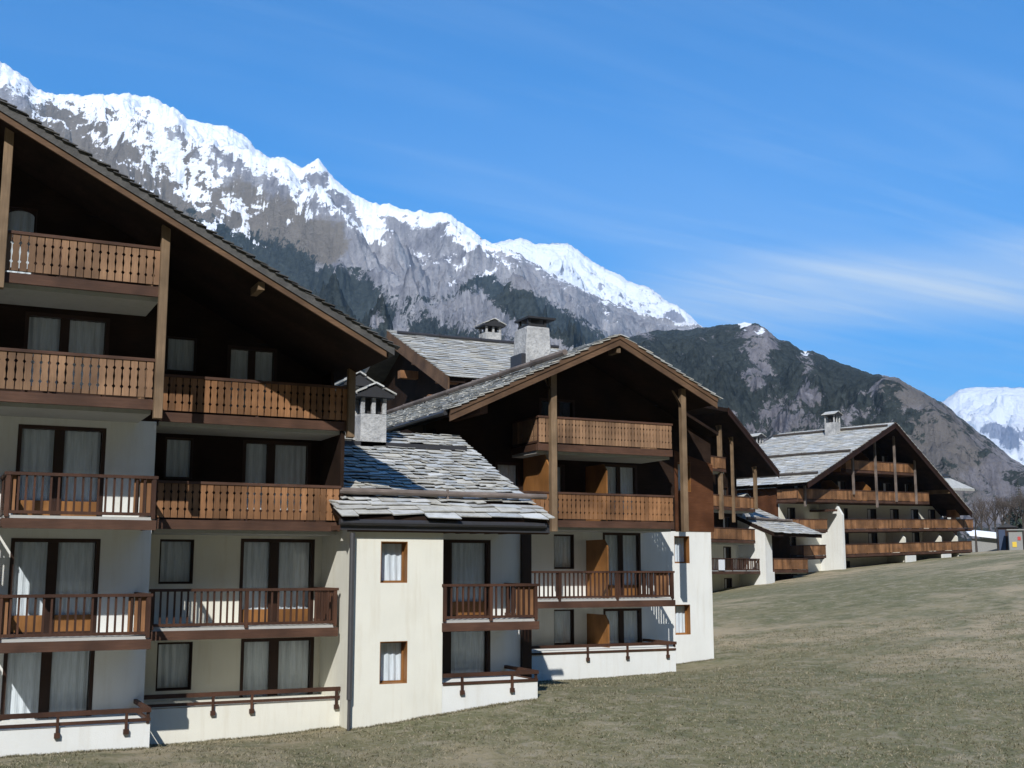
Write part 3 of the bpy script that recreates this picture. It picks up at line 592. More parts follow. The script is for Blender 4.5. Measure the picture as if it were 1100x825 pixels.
# right bay
opsR = [(5.61, 6.51, -.38, .80), (7.77, 9.86, -1.53, .84), (5.66, 6.58, -3.15, -1.9), (7.87, 9.91, -4.1, -1.86)]
wall(5.0, 10.10, -6, 1.12, 32.9, .3, opsR).build('wall', 'cream', A)
opsRT = [(5.63, 6.38, 2.42, 3.54), (7.74, 9.68, 1.2, 3.57), (5.54, 6.37, 5.34, 6.32), (7.22, 8.62, 3.98, 6.2)]
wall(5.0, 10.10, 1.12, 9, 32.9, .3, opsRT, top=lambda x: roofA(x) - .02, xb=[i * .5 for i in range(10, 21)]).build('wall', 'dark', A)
window(A, 5.61, 6.51, -.38, .80, 32.9, .12); window(A, 5.66, 6.58, -3.15, -1.9, 32.9, .12)
window(A, 5.63, 6.38, 2.42, 3.54, 32.9, .05); window(A, 5.54, 6.37, 5.34, 6.32, 32.9, .05)
french_door(A, 7.77, 9.86, -1.53, .84, 32.9, [.46, 1], stile=.26); french_door(A, 7.87, 9.91, -4.1, -1.86, 32.9, [.46, 1], stile=.26)
french_door(A, 7.74, 9.68, 1.2, 3.57, 32.9, [.42, 1], stile=.24, panel='frame'); french_door(A, 7.22, 8.62, 3.98, 6.2, 32.9, [.5, 1], stile=.2, arch=True, panel='frame')
balcony(A, 5.15, 10.12, 31, 32.9, 4.95, 'boards', left=False); balcony(A, 5.15, 9.93, 31, 32.9, 2.23, 'boards', left=False)
balcony(A, 5.12, 9.93, 31, 32.9, -.48, 'bars', left=False)
terrace(A, 4.9, 10.35, 31, 32.9, -3.40, -4.2, -3.05, 'cream', brk=(.34, .52, .93))
# roof
rf = deck(A, (XR, roofA(XR) + .37), (10.42, roofA(10.42) + .37), 28.20, 46, .23, m='slatedark')
deck(rf, (XR, roofA(XR) + .136), (10.30, roofA(10.30) + .136), 28.34, 46, .12, name='soffit')
deck(A, (XR - 14, roofA(XR) + .28 - 7), (XR, roofA(XR) + .28), 28.32, 46)
rake(rf, (XR, roofA(XR) + .34), (10.22, roofA(10.22) + .34), 28.24, h=.36)
slates(rf, (10.47, 28.14, roofA(10.47) + .33), (0, 1, 0), (-1, 0, .51), 17.5, (10.42 - XR) * 1.12, m='slatedark', pitch=.22, wmin=.2, wmax=.6, rag=.06)
MB().box(6.92, 7.08, 28.42, 29.2, roofA(7) - .2, roofA(7) - .0).build('purlin_end', 'post', rf)
for i, x in enumerate([-3]): MB().box(x - .1, x + .1, 28.5, 33, roofA(x + .1) - .22, roofA(x + .1) + .1).build('purlin', 'dark', rf)
def post(par, x, y, z0, z1, w=.2, m='post', shear=0, brace=True):
    mb = MB().box(x - w / 2, x + w / 2, y - w / 2, y + w / 2, z0, z1)
    if brace: mb.hexa([(x - w * .4, y - .06, z1 - .75), (x - w * .4, y + .06, z1 - .75), (x - w * .4 - .01, y + .06, z1 - .6), (x - w * .4 - .01, y - .06, z1 - .6),
                       (x - w * .4 - .02, y - .06, z1 - .55), (x - w * .4 - .02, y + .06, z1 - .55), (x - w * .4 - .35, y + .06, z1 - .08), (x - w * .4 - .35, y - .06, z1 - .08)])
    return mb.build('post', m, par, shear, bevel=.012)
post(A, 1.10, 28.8, 6.3, roofA(1.1) + .1, .2, brace=False); post(A, 1.0, 28.82, 1.1, 6.3, .16, 'post', brace=False)
post(A, 4.72, 28.8, 3.52, roofA(4.7) + .1, .2, brace=False)
post(A, 10.19, 30.95, 3.55, roofA(10.19) + .25, .2, brace=False)
MB().box(-4.4, 9.99, 34.5, 45.5, -6, 4.9).build('wall', 'cream', A)
pp = MB().tube((10.02, 30.06, .95), (10.02, 30.06, -3.3), .07, n=10).tube((10.02, 30.06, -3.3), (10.02, 30.06, -4.3), .045, n=8)
pp.build('downpipe', 'pipe', A)

MB().prism_x([(31.02, 1.25), (33.2, 1.25), (33.2, 5.6), (32.1, 5.6), (31.9, 4.0), (31.02, 3.7)], 9.96, 10.06).build('side_wall', 'dark', A)
# ================================================================== low annex with the stone roof
X = tag(empty('annex_building'), 'low white annex with a broad stone slab roof between the two nearest chalets', 'building')
opsX = [(10.86, 11.62, -.35, .74), (10.88, 11.65, -2.96, -1.87)]
wall(10.07, 12.65, -6, 1.02, 30.2, .34, opsX).build('wall', 'cream', X)
MB().box(10.07, 10.30, 30.54, 33.1, -6, 1.7).build('wall', 'cream', X)
MB().box(12.35, 12.65, 30.54, 32.2, -6, 1.0).build('wall', 'white', X)
for o in opsX: window(X, *o, 30.2, .26, 'orange', cur=1.0)
opsXR = [(12.85, 15.0, -1.37, .86), (12.85, 15.0, -4.0, -1.68)]
wall(12.65, 16.0, -6, 1.2, 32.2, .3, opsXR).build('wall', 'white', X)
for o in opsXR: french_door(X, *o, 32.2, [.38, 1], stile=.26)
balcony(X, 12.66, 15.52, 30.22, 32.2, -.39, 'bars', left=False, sections=2); end_panels(X, 12.66, 15.52, 30.27, -.39, 0, 4)
terrace(X, 12.655, 15.53, 30.22, 32.2, -3.03, -3.6, -2.76, 'white', brk=(.2, .72))
MB().box(15.98, 16.28, 32.05, 32.4, -4.2, 1.3).build('corner_post', 'frame', X)
SX = .45
def zx(y): return 1.40 + SX * (y - 29.97)
rx = MB().hexa([(9.98, 29.97, zx(29.97) - .16), (15.8, 29.97, zx(29.97) - .16), (15.8, 36.7, zx(36.7) - .16), (9.98, 36.7, zx(36.7) - .16),
                (9.98, 29.97, zx(29.97)), (15.8, 29.97, zx(29.97)), (15.8, 36.7, zx(36.7)), (9.98, 36.7, zx(36.7))]).hexa([(9.66, 29.97, zx(29.97) - .158), (9.979, 29.97, zx(29.97) - .158), (9.979, 30.85, zx(30.85) - .158), (9.66, 30.85, zx(30.85) - .158), (9.66, 29.97, zx(29.97)), (9.979, 29.97, zx(29.97)), (9.979, 30.85, zx(30.85)), (9.66, 30.85, zx(30.85))]).build('roof', 'dark', X)
slates(rx, (9.62, 29.89, zx(29.89)), (1, 0, 0), (0, 1, SX), 6.26, 1.10, pitch=.42, wmin=.55, wmax=1.0, name='eave_slabs', rag=.07)
slates(rx, (9.98, 30.95, zx(30.95)), (1, 0, 0), (0, 1, SX), 5.85, 6.3, pitch=.27, wmin=.18, wmax=.6, rag=.07)
log(rx, (9.95, 31.05, zx(31.05) + .22), (16.3, 31.05, zx(31.05) + .22), .085)
MB().box(9.98, 15.5, 35.1, 35.2, zx(35.15) + .05, zx(35.15) + .2).build('roof_batten', 'gutter', rx)
g = MB().tube((9.62, 29.93, 1.22), (15.6, 29.93, 1.22), .085, n=10).tube((15.6, 29.93, 1.22), (15.85, 30.3, 1.3), .085, n=10).box(9.66, 15.8, 29.972, 30.0, 1.02, 1.36)
g.build('gutter', 'gutter', rx)
MB().box(9.9, 15.8, 30.04, 30.16, .98, 1.17).build('eave_beam', 'fascia', rx)
rb = MB()
for i in range(13): rb.box(9.72 + i * .46, 9.82 + i * .46, 30.161, 32.19, 1.03, 1.15)
rb.build('rafter_ends', 'fascia', rx)
MB().hexa([(15.72, 29.99, 1.0), (15.81, 29.99, 1.0), (15.81, 36.7, zx(36.7) - .36), (15.72, 36.7, zx(36.7) - .36), (15.72, 29.99, zx(29.99) - .165), (15.81, 29.99, zx(29.99) - .165), (15.81, 36.7, zx(36.7) - .165), (15.72, 36.7, zx(36.7) - .165)]).build('barge_board', 'fascia', rx)
def lantern_chimney(par, x, y, zb, w=.95, d=.85, hb=1.35, ho=.62, name='chimney', shear=0):
    c = MB().box(x - w / 2, x + w / 2, y - d / 2, y + d / 2, zb - 1.0, zb + hb)
    for sx in (-1, 0, 1):
        for sy in (-1, 1):
            c.box(x + sx * (w / 2 - .07) - .065, x + sx * (w / 2 - .07) + .065, y + sy * (d / 2 - .075) - .065, y + sy * (d / 2 - .075) + .065, zb + hb, zb + hb + ho)
    o = c.build(name, 'stonewhite', par, shear, bevel=.015)
    z = zb + hb + ho; e = .2
    cap = MB().prism_y([(x - w / 2 - e, z), (x + w / 2 + e, z), (x + w / 2 + e, z + .07), (x, z + .36), (x - w / 2 - e, z + .07)], y - d / 2 - .15, y + d / 2 + .15)
    cap.build('chimney_cap', 'black', o, shear)
    s = MB()
    for sg in (-1, 1):
        for i in range(2):
            a0 = .62 * i; a1 = a0 + .55
            xa, xb = x + sg * (w / 2 + e + .05) * (1 - a0), x + sg * (w / 2 + e + .05) * (1 - min(1, a1))
            za, zb2 = z + .10 + .3 * a0 + .03 * i, z + .10 + .3 * min(1, a1) + .03 * i
            for k in range(2):
                ya = y - d / 2 - .2 + k * (d / 2 + .2) ; yb = ya + d / 2 + .18
                P = [(xa, ya, za), (xb, ya, zb2), (xb, yb, zb2), (xa, yb, za)]; s.hexa(P + [(p[0], p[1], p[2] + .05) for p in P])
    s.build('cap_slabs', 'slate', o, shear)
    MB().box(x - w / 2 + .12, x + w / 2 - .12, y - .14, y + .14, zb + hb, z).build('flue', 'black', o, shear)
    return o
lantern_chimney(X, 12.32, 35.5, 3.9, w=.85, d=.8, hb=.9, ho=.52)
lantern_chimney(X, 12.1, 36.37, 4.7, w=.6, d=.6, hb=.75, ho=.35)
MB().box(10.0, 15.8, 36.72, 36.95, -5, 4.45).build('wall', 'dark', X)

# ================================================================== second chalet
B = tag(empty('chalet_building'), 'middle chalet block with full timber gable, two tall posts and white end bay', 'building', 'chalet apartment blocks')
PK, ZP = 21.8, 8.28
def rBl(x): return ZP - .47 * (PK - x)
def rBr(x): return ZP - .485 * (x - PK)
def topB(x): return (rBl(x) if x < PK else rBr(x)) - .30
opsB = [(20.68, 21.52, .02, 1.28), (22.75, 24.4, -1.03, 1.37), (20.67, 21.5, -2.70, -1.44), (22.74, 24.4, -3.7, -1.44)]
opsK = [(25.93, 26.63, .24, 1.28), (25.9, 26.6, -2.46, -1.33)]
wall(16.0, 27.65, -6, 1.46, 38.9, .3, opsB + opsK).build('wall', 'white', B)
opsBT = [(18.3, 19.3, 1.7, 3.85), (20.3, 21.15, 1.7, 3.85), (22.75, 24.3, 1.7, 3.95), (20.1, 21.6, 4.35, 6.3)]
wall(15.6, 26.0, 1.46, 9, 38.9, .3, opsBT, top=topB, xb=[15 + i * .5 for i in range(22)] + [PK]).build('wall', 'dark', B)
window(B, 20.68, 21.52, .02, 1.28, 38.9, .12); window(B, 20.67, 21.5, -2.70, -1.44, 38.9, .12)
french_door(B, 22.75, 24.4, -1.03, 1.37, 38.9, [.5, 1], stile=.2, framemat='frame'); french_door(B, 22.74, 24.4, -3.7, -1.44, 38.9, [.5, 1], stile=.2)
french_door(B, 18.3, 19.3, 1.7, 3.85, 38.9, [1], kick=.3, panel='frame'); french_door(B, 20.3, 21.15, 1.7, 3.85, 38.9, [1], kick=.3, panel='frame'); french_door(B, 22.75, 24.3, 1.7, 3.95, 38.9, [.5, 1], arch=True, kick=.4, panel='frame')
o = french_door(B, 20.1, 21.6, 4.35, 6.3, 38.9, [.5, 1], stile=.3, kick=.5, panel='frame')
for ch in o.children:
    if ch.name.startswith('curtain'): ch.data.materials[0] = MT['void']
balcony(B, 18.97, 24.5, 36.8, 38.9, 5.33, 'boards', m='railold', pitch=.135); balcony(B, 16.9, 24.5, 36.8, 38.9, 2.68, 'boards')
balcony(B, 17.4, 24.45, 36.8, 38.9, -.05, 'bars'); end_panels(B, 18.9, 24.38, 36.855, -.05, 0, 4)
terrace(B, 17.2, 24.5, 36.8, 38.9, -2.74, -3.7, -2.56, 'white', brk=(.5, .72, .95))
for zf in (1.7, -1.03, -3.7):      # partition screens between flats
    MB().prism_x([(37.35, zf), (38.88, zf), (38.88, zf + 2.1), (37.6, zf + 2.1), (37.35, zf + 1.85)], 22.02, 22.08).build('partition_screen', 'orange', B)
MB().prism_x([(36.9, 1.7), (38.88, 1.7), (38.88, 4.2), (37.4, 4.2), (36.9, 3.6)], 19.42, 19.48).build('partition_screen', 'orange', B)
MB().box(15.85, 16.05, 38.6, 59.5, -5, 4.9).build('wall', 'dark', B)
# right end bay
opsK2 = [(26.15, 26.75, 3.0, 4.15)]
wall(26.0, 27.8, 4.15, 9, 38.98, .2, top=topB, xb=[26.5, 27, 27.5]).build('wall', 'dark', B)  # dark boarding above the brown's slanting top paints in the roof's shade
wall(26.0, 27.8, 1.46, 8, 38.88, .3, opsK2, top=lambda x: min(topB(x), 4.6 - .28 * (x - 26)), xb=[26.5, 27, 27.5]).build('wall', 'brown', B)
MB().box(27.35, 27.65, 39.2, 47, -6, 1.46).build('wall', 'white', B); MB().box(27.4, 27.78, 39.19, 47, 1.46, 5.0).build('wall', 'brown', B)
for o in opsK: window(B, *o, 38.9, .24, 'orange')
window(B, *opsK2[0], 38.88, .22, 'orange')
post(B, 19.48, 36.68, 1.3, topB(19.48), .22); post(B, 24.69, 36.32, 1.35, topB(24.69), .2)
rB1 = deck(B, (15.25, rBl(15.25)), (PK, ZP), 36.0, 60, .22)
rB2 = deck(B, (PK, ZP), (25.98, rBr(25.98)), 36.0, 60, .22)
deck(rB2, (25.981, rBr(25.981)), (27.85, rBr(27.85)), 38.5, 60, .12, name='lower_roof')
rake(rB1, (15.25, rBl(15.25) + .03), (PK, ZP + .03), 35.92, .40); rake(rB2, (PK, ZP + .03), (25.98, rBr(25.98) + .03), 35.92, .40)
slates(rB1, (15.16, 35.84, rBl(15.16)), (0, 1, 0), (1, 0, .47), 24, 7.3); slates(rB2, (26.06, 35.84, rBr(26.06)), (0, 1, 0), (-1, 0, .485), 24, 4.75)
log(rB1, (19.6, 35.95, rBl(19.6) + .25), (19.6, 57, rBl(19.6) + .25), .10)
MB().tube((15.12, 36, rBl(15.12) - .02), (15.12, 60, rBl(15.12) - .02), .09).build('gutter', 'gutter', rB1)
MB().box(PK - .08, PK + .08, 36.0, 36.6, ZP - .62, ZP - .45).build('purlin_end', 'post', rB1)
for x, f in ((16.6, rBl), ): MB().box(x - .14, x + .14, 36.2, 38.9, f(x) - .62, f(x) - .26).build('purlin', 'fascia', rB1 if x < PK else rB2)
c = MB().prism_y([(21.15, 6.5), (22.45, 6.5), (22.38, 8.5), (22.30, 9.75), (21.28, 9.75), (21.2, 8.6)], 42.2, 43.4).build('chimney', 'stonewhite', B, bevel=.04)
MB().box(21.38, 22.2, 42.3, 43.3, 9.75, 9.88).box(21.3, 22.55, 42.15, 43.45, 10.08, 10.16).box(21.36, 21.46, 42.3, 42.4, 9.88, 10.08).box(22.1, 22.2, 42.3, 42.4, 9.88, 10.08).box(21.36, 21.46, 43.1, 43.2, 9.88, 10.08).box(22.1, 22.2, 43.1, 43.2, 9.88, 10.08).build('chimney_cap', 'black', c)
MB().box(21.0, 21.2, 42.2, 43.2, 7.9, 8.6).build('chimney_flashing', 'gutter', c)

# ================================================================== house behind, roof side on
H = tag(empty('chalet_building'), 'rear chalet whose side-on stone roof rises between the two nearest chalets', 'building', 'chalet apartment blocks')
hx, hy0, hy1, hz0, hz1 = 22.6, 53.3, 62.2, 9.35, 13.25
sh = (hz1 - hz0) / (hy1 - hy0)
rH = MB().hexa([(hx, hy0, hz0 - .25), (33, hy0, hz0 - .25), (33, hy1, hz1 - .25), (hx, hy1, hz1 - .25), (hx, hy0, hz0), (33, hy0, hz0), (33, hy1, hz1), (hx, hy1, hz1)]).build('roof', 'dark', H)
MB().hexa([(hx, hy1, hz1 - .25), (33, hy1, hz1 - .25), (33, hy1 + 9, hz0 - .25), (hx, hy1 + 9, hz0 - .25), (hx, hy1, hz1), (33, hy1, hz1), (33, hy1 + 9, hz0), (hx, hy1 + 9, hz0)]).build('roof', 'slatedark', H)
slates(rH, (hx - .08, hy0 - .1, hz0 - .03), (1, 0, 0), (0, 1, sh), 10.5, 10.0, pitch=.42, wmin=.45, wmax=1.0)
MB().hexa([(hx - .1, hy0, hz0 - .7), (hx - .02, hy0, hz0 - .7), (hx - .02, hy1, hz1 - .7), (hx - .1, hy1, hz1 - .7), (hx - .1, hy0, hz0 + .02), (hx - .02, hy0, hz0 + .02), (hx - .02, hy1, hz1 + .02), (hx - .1, hy1, hz1 + .02)]).build('barge_board', 'barge', rH)
log(rH, (hx + .2, hy1 - .9, hz1 - .9 * sh + .2), (33, hy1 - .9, hz1 - .9 * sh + .2), .1, 'gutter')
log(rH, (29, hy0 + 3.4, hz0 + 3.4 * sh + .22), (33.2, hy0 + 3.4, hz0 + 3.4 * sh + .22), .13)
MB().prism_x([(54.5, -2), (70, -2), (70, 9.2), (62.2, 12.9), (54.5, 9.4)], hx + 1.2, 32.5).build('wall', 'dark', H)
for y in (55.2, 58.6): MB().box(hx + .1, hx + 1.2, y - .22, y + .22, hz0 + (y - hy0) * sh - .85, hz0 + (y - hy0) * sh - .3).build('purlin_end', 'rail', rH)
MB().tube((hx + .15, 56.5, 8.5), (hx + 1.2, 56.5, 8.5), .42, n=14).build('purlin_end', 'rail', rH)
MB().tube((hx + .15, 60.8, 10.6), (hx + 1.2, 60.8, 10.6), .3, n=4).build('purlin_end', 'rail', rH)
lantern_chimney(H, 29.0, 62.4, 12.9, w=1.0, d=1.0, hb=.8, ho=.35)

# ================================================================== far group: chalet behind the middle one, its annex and the wide chalet
def far_chalet(par, sh_):
    def bx(name, m, *a, p=None): return MB().box(*a).build(name, m, p or par, sh_)
    return bx
C = tag(empty('chalet_building', (56.3, 78.86, 0), R(22)), 'far chalet half hidden behind the white end bay of the middle block', 'building', 'chalet apartment blocks')
def rC(x): return 12.85 - .60 * (x - .71)
bx = far_chalet(C, 0)
rc_ = deck(C, (-9, 12.85 + 0 * .6), (.71, 12.86), -1.2, 12, .3); 
rc2 = deck(C, (.71, 12.85), (8.5, rC(8.5)), -1.2, 12, .3); rake(rc2, (.71, 12.9), (8.5, rC(8.5) + .05), -1.28, .55, m='frame')
slates(rc2, (8.6, -1.3, rC(8.6)), (0, 1, 0), (-1, 0, .6), 13, 9, pitch=.5, wmin=.5, wmax=1.1, m='slatedark')
def win_row(par, xs, z0, z1, y, w=1.0, sh_=0):
    for x in xs: french_door(par, x, x + w, z0, z1, y, [.5, 1], stile=.12, kick=.35, detail=False, shear=sh_, panel='frame')
fz = [4.9, 2.3, -.2, -2.7]
opsC = [(1.0, 2.2, -.2, 1.9), (4.6, 5.8, -.2, 1.9), (1.0, 2.2, -2.7, -.7), (4.6, 5.8, -2.7, -.7)]
wall(-1, 7.0, -5, 2.2, 2.0, .3, opsC).build('wall', 'cream', C)
opsC2 = [(1.0, 2.2, 2.3, 4.4), (4.6, 5.8, 2.3, 4.4), (1.0, 2.2, 4.9, 7.0), (4.6, 5.6, 4.9, 6.9)]
wall(-1, 7.0, 2.2, 13, 2.0, .3, opsC2, top=lambda x: rC(max(x, .71)) - .3, xb=[0, 1, 2, 3, 4, 5, 6, .71]).build('wall', 'dark', C)
for o in opsC + opsC2: french_door(C, o[0], o[1], o[2], o[3], 2.0, [.5, 1], stile=.12, kick=.35, detail=False, panel='frame')
balcony(C, -1.5, 6.5, 0, 2, 5.98, 'panel', m='rail', pitch=.3); balcony(C, -1.5, 6.35, 0, 2, 3.36, 'panel', m='rail', pitch=.3)
balcony(C, -1.5, 6.9, 0, 2, .9, 'bars', m='bar', pitch=.22)
balcony(C, -1.5, 1.6, -.3, 2, 9.0, 'panel', m='rail', pitch=.3)
post(C, 1.1, -.1, 4, 11.6, .3); post(C, 2.95, -.1, 3.8, 10.8, .2); post(C, 6.5, -.1, 5, 8.6, .25)
MB().box(-9, 7.0, 2.6, 12, -5, 8.4).build('wall', 'dark', C)
MB().box(.5, 1.35, -.13, -.09, -.05, .78).build('towel', 'paper', C)

# annex of the far group
XA = tag(empty('annex_building', (56.3, 78.86, 0), R(22)), 'small far annex with stone roof and bright white pier, left of the wide chalet', 'building')
def zxa(y): return 3.05 + .42 * (y + 1.4)
ra = MB().hexa([(6.9, -1.4, zxa(-1.4) - .3), (15.4, -1.4, zxa(-1.4) - .3), (13.3, 5, zxa(5) - .3), (6.9, 5, zxa(5) - .3), (6.9, -1.4, zxa(-1.4)), (15.4, -1.4, zxa(-1.4)), (13.3, 5, zxa(5)), (6.9, 5, zxa(5))]).build('roof', 'dark', XA)
slates(ra, (6.9, -1.5, zxa(-1.5)), (1, 0, 0), (0, 1, .42), 8.6, 3.0, pitch=.5, wmin=.5, wmax=1.1)
slates(ra, (6.9, 1.2, zxa(1.2)), (1, 0, 0), (0, 1, .42), 7.3, 3.8, pitch=.5, wmin=.5, wmax=1.1)
log(ra, (6.9, 1.0, zxa(1.0) + .25), (14.5, 1.0, zxa(1.0) + .25), .12)
MB().prism_x([(-.6, -3), (3, -3), (3, 5.0), (-.6, 3.2)], 6.95, 7.3).box(7.3, 8.35, -.6, -.3, -3, -.2).box(7.35, 8.1, -.58, -.3, -.2, 3.0).build('wall', 'white', XA)
wall(8.1, 14.4, -4, 3.0, 1.2, .3, [(9.4, 11.2, -.2, 2.1)]).build('wall', 'dark', XA)
french_door(XA, 9.4, 11.2, -.2, 2.1, 1.2, [.5, 1], detail=False)
balcony(XA, 8.5, 14.3, -.5, 1.2, .95, 'panel', m='rail', pitch=.3, left=False)
MB().box(12, 14.2, .9, 1.2, -4, -.4).build('wall', 'dark', XA)
lantern_chimney(XA, 8.0, 2.3, 4.5, w=1.0, d=1.0, hb=1.0, ho=.5)
# wide chalet
SHR = .028
D = tag(empty('chalet_building', (70.47, 85.37, 0), R(18)), 'wide far chalet with rows of orange balconies and one tall white buttress wall', 'building', 'chalet apartment blocks')
PD, ZD = 15.7, 14.0
def rDl(x): return ZD - .385 * (PD - x)
def rDr(x): return ZD - .565 * (x - PD)
def topD(x): return (rDl(x) if x < PD else rDr(x)) - .35
dfl = [9.2, 6.3, 3.5, 1.1]
low_x = [(1.3, 2.6), (8.6, 10.0), (11.2, 11.9), (15.6, 17.4), (20.2, 22.0), (24.6, 26.2), (28.4, 30.0), (31.5, 32.7)]
opsD = []
for z0, z1 in ((3.5, 5.6), (1.1, 3.2)): opsD += [(a, b, z0, z1) for a, b in low_x]
opsD += [(a, b, -1.0, .5) for a, b in low_x[:3]]
wall(0, 33.6, -5, 5.95, 2.2, .3, opsD).build('wall', 'cream', D, SHR)
hi = [(2.5, 4.3), (10.2, 11.8), (14.4, 16), (19.0, 20.6), (23.5, 24.6)]
opsD2 = [(a, b, 6.3, 8.3) for a, b in hi] + [(a, b, 9.2, 11.1) for a, b in hi[1:4]]
wall(0, 33.6, 5.95, 14, 2.2, .3, opsD2, top=topD, xb=[i for i in range(34)] + [PD]).build('wall', 'dark', D, SHR)
for o in opsD + opsD2: french_door(D, *o, 2.2, [.5, 1], stile=.14, kick=.35, detail=False, shear=SHR, panel='frame')
MB().box(0, .3, 2.5, 12, -4, 7.4).build('wall', 'brown', D, SHR)
MB().box(-.02, -.0, 2.3, 12, -4, 7.4).build('side_cladding', 'brown', D, SHR)
MB().box(.3, 33.3, 3.2, 14, -4, 7.0).build('wall', 'dark', D, SHR)
bd = dict(style='panel', m='rail', pitch=.35, shear=SHR, slabm='fascia')
balcony(D, 8.1, 21.6, 0, 2.2, 10.15, **bd); balcony(D, -.3, 24.4, 0, 2.2, 7.25, **bd)
balcony(D, -.15, 4.4, 0, 2.2, 4.5, **bd); balcony(D, 7.1, 34.2, 0, 2.2, 4.5, **bd)
balcony(D, .3, 4.0, 0, 2.2, 2.15, **bd); balcony(D, 7.1, 33.6, 0, 2.2, 2.15, **bd)
MB().box(5.05, 6.3, 0, 2.2, 5.2, 5.4).build('balcony', 'fascia', D, SHR)
for x, z0 in ((.7, 5.6), (9.2, 6.8), (13.5, 5.6), (17.35, 6.2), (21.45, 6.0)): post(D, x, -.12, z0, topD(x) + .1, .2, m='log', shear=SHR, brace=False)
wg = MB().prism_x([(-.25, -2), (2.7, -2), (2.7, 3.3), (2.2, 4.6), (2.2, 6.1), (1.0, 7.0), (.55, 6.2), (-.25, 4.9)], 6.65, 7.0); wg.build('buttress_wall', 'white', D, SHR)
for x in (19.2, 26.9, 30.6): MB().prism_x([(.2, 0.2), (2.2, .2), (2.2, 3.3), (.9, 3.3), (.2, 2.6)], x, x + .25).build('partition_wall', 'cream', D, SHR)
for x, zf in ((13.0, 9.2), (13.1, 6.3), (7.2, 6.3), (7.6, 9.0)): MB().prism_x([(.3, zf), (2.2, zf), (2.2, zf + 1.9), (1.1, zf + 1.9), (.3, zf + 1.2)], x, x + .08).build('partition_screen', 'orange', D, SHR)
for x in (26.9, 19.2): MB().box(x - .3, x + 1.6, -.1, .1, -1.0, .85).build('terrace_wall', 'white', D, SHR)
rd1 = deck(D, (-.6, rDl(-.6)), (PD, ZD), -1.2, 12.2, .3, shear=SHR); rd2 = deck(D, (PD, ZD), (31.3, rDr(31.3)), -1.2, 12.2, .3, shear=SHR)
rake(rd1, (-.6, rDl(-.6) + .05), (PD, ZD + .05), -1.3, .6, m='frame', shear=SHR); rake(rd2, (PD, ZD + .05), (31.3, rDr(31.3) + .05), -1.3, .6, m='frame', shear=SHR)
slates(rd1, (-.8, -1.35, rDl(-.8)), (0, 1, 0), (1, 0, .385), 13.5, 17.6, pitch=.55, wmin=.6, wmax=1.3, shear=SHR)
slates(rd2, (31.5, -1.35, rDr(31.5)), (0, 1, 0), (-1, 0, .565), 13.5, 18.0, pitch=.6, wmin=.6, wmax=1.3, shear=SHR)
for x in (1.2, 7.0, 14.2): log(rd1, (x, -1.2, rDl(x) + .22), (x, 12, rDl(x) + .22), .13, 'bark', shear=SHR)
lantern_chimney(D, 13.6, 4.5, ZD - .8, w=1.15, d=1.15, hb=1.15, ho=.7, shear=SHR)
lantern_chimney(D, 12.3, 12.9, 11.9, w=1.2, d=1.1, hb=.9, ho=.6, shear=SHR)
MB().box(26.5, 27.2, -1.2, 2.2, topD(27) - .1, topD(27) + .3).build('purlin_end', 'post', rd2, SHR)
MB().box(30.2, 31.2, .0, 1.0, 4.7, 6.4).build('sun_shade', 'rail', D, SHR)
# house beyond the wide chalet
_e = bearing(1047, 525); Eh = tag(empty('house', (math.sin(_e[0]) * 168 - 11.6 * math.cos(R(18)), math.cos(_e[0]) * 168 - 11.6 * math.sin(R(18)), _e[1] * 168 - 10.8), R(18)), 'dark timber house with pale roof showing past the right of the wide chalet', 'building')
MB().box(-4, 9, 1.5, 10, -2, 10.2).build('wall', 'dark', Eh)
re_ = MB().hexa([(-8, 0, 9.9), (11.6, 0, 10.5), (7.6, 9, 15.4), (-8, 9, 15.1), (-8, 0, 10.2), (11.6, 0, 10.8), (7.6, 9, 15.7), (-8, 9, 15.4)]).build('roof', 'slate', Eh)
log(re_, (-8, 2.6, 12.0), (10.2, 2.6, 12.5), .16, 'gutter')

# ------------------------------------------------------------------ small far things at the right
def at(px_, py_, dist):
    r = rtv * (px_ - 550) / F - upv * (py_ - 412.5) / F + fwv; h = math.hypot(r[0], r[1]); return Vector(r / h * dist)
p = at(1066, 590, 240); S = tag(empty('farm_shed', (p.x, p.y, p.z), R(-38)), 'long low shed with a snow-white roof, to the right of the wide chalet', 'shed')
MB().box(-3.6, 3.0, 0, 5, -3, 2.0).build('wall', 'grey', S)
MB().hexa([(-4, -1, 2.5), (3.4, -1, 1.6), (3.4, 6, 2.9), (-4, 6, 3.8), (-4, -1, 2.7), (3.4, -1, 1.8), (3.4, 6, 3.1), (-4, 6, 4.0)]).build('roof', 'snowroof', S)
p = at(1083.5, 592, 232); K = tag(empty('transformer_tower', (p.x, p.y, p.z), R(-42)), 'small dark block with a blue left face beside the yellow kiosk at the far right', 'hut')
MB().box(-1.6, 1.6, 0, 3, -2, 4.2).build('wall', 'frame', K); MB().box(-1.5, -.4, -.05, 0, -1, 3.8).build('door', 'blue', K)
MB().prism_y([(-1.9, 4.2), (1.9, 4.2), (0, 4.8)], -.3, 3.3).build('roof', 'gutter', K)
p = at(1092, 592, 228); K = tag(empty('kiosk', (p.x, p.y, p.z), R(-45)), 'tiny pale kiosk with yellow and red panel at the right photo edge', 'kiosk')
MB().box(-1.1, 1.1, 0, 2.5, -2, 3.3).build('wall', 'grey', K); MB().box(-.6, .1, -.06, 0, .7, 1.6).build('panel', 'yellow', K); MB().box(.3, .8, -.08, -.005, 1.9, 2.5).build('panel', 'red', K)
MB().box(-1.4, 1.4, -.3, 2.8, 3.6, 3.8).build('roof', 'grey', K)

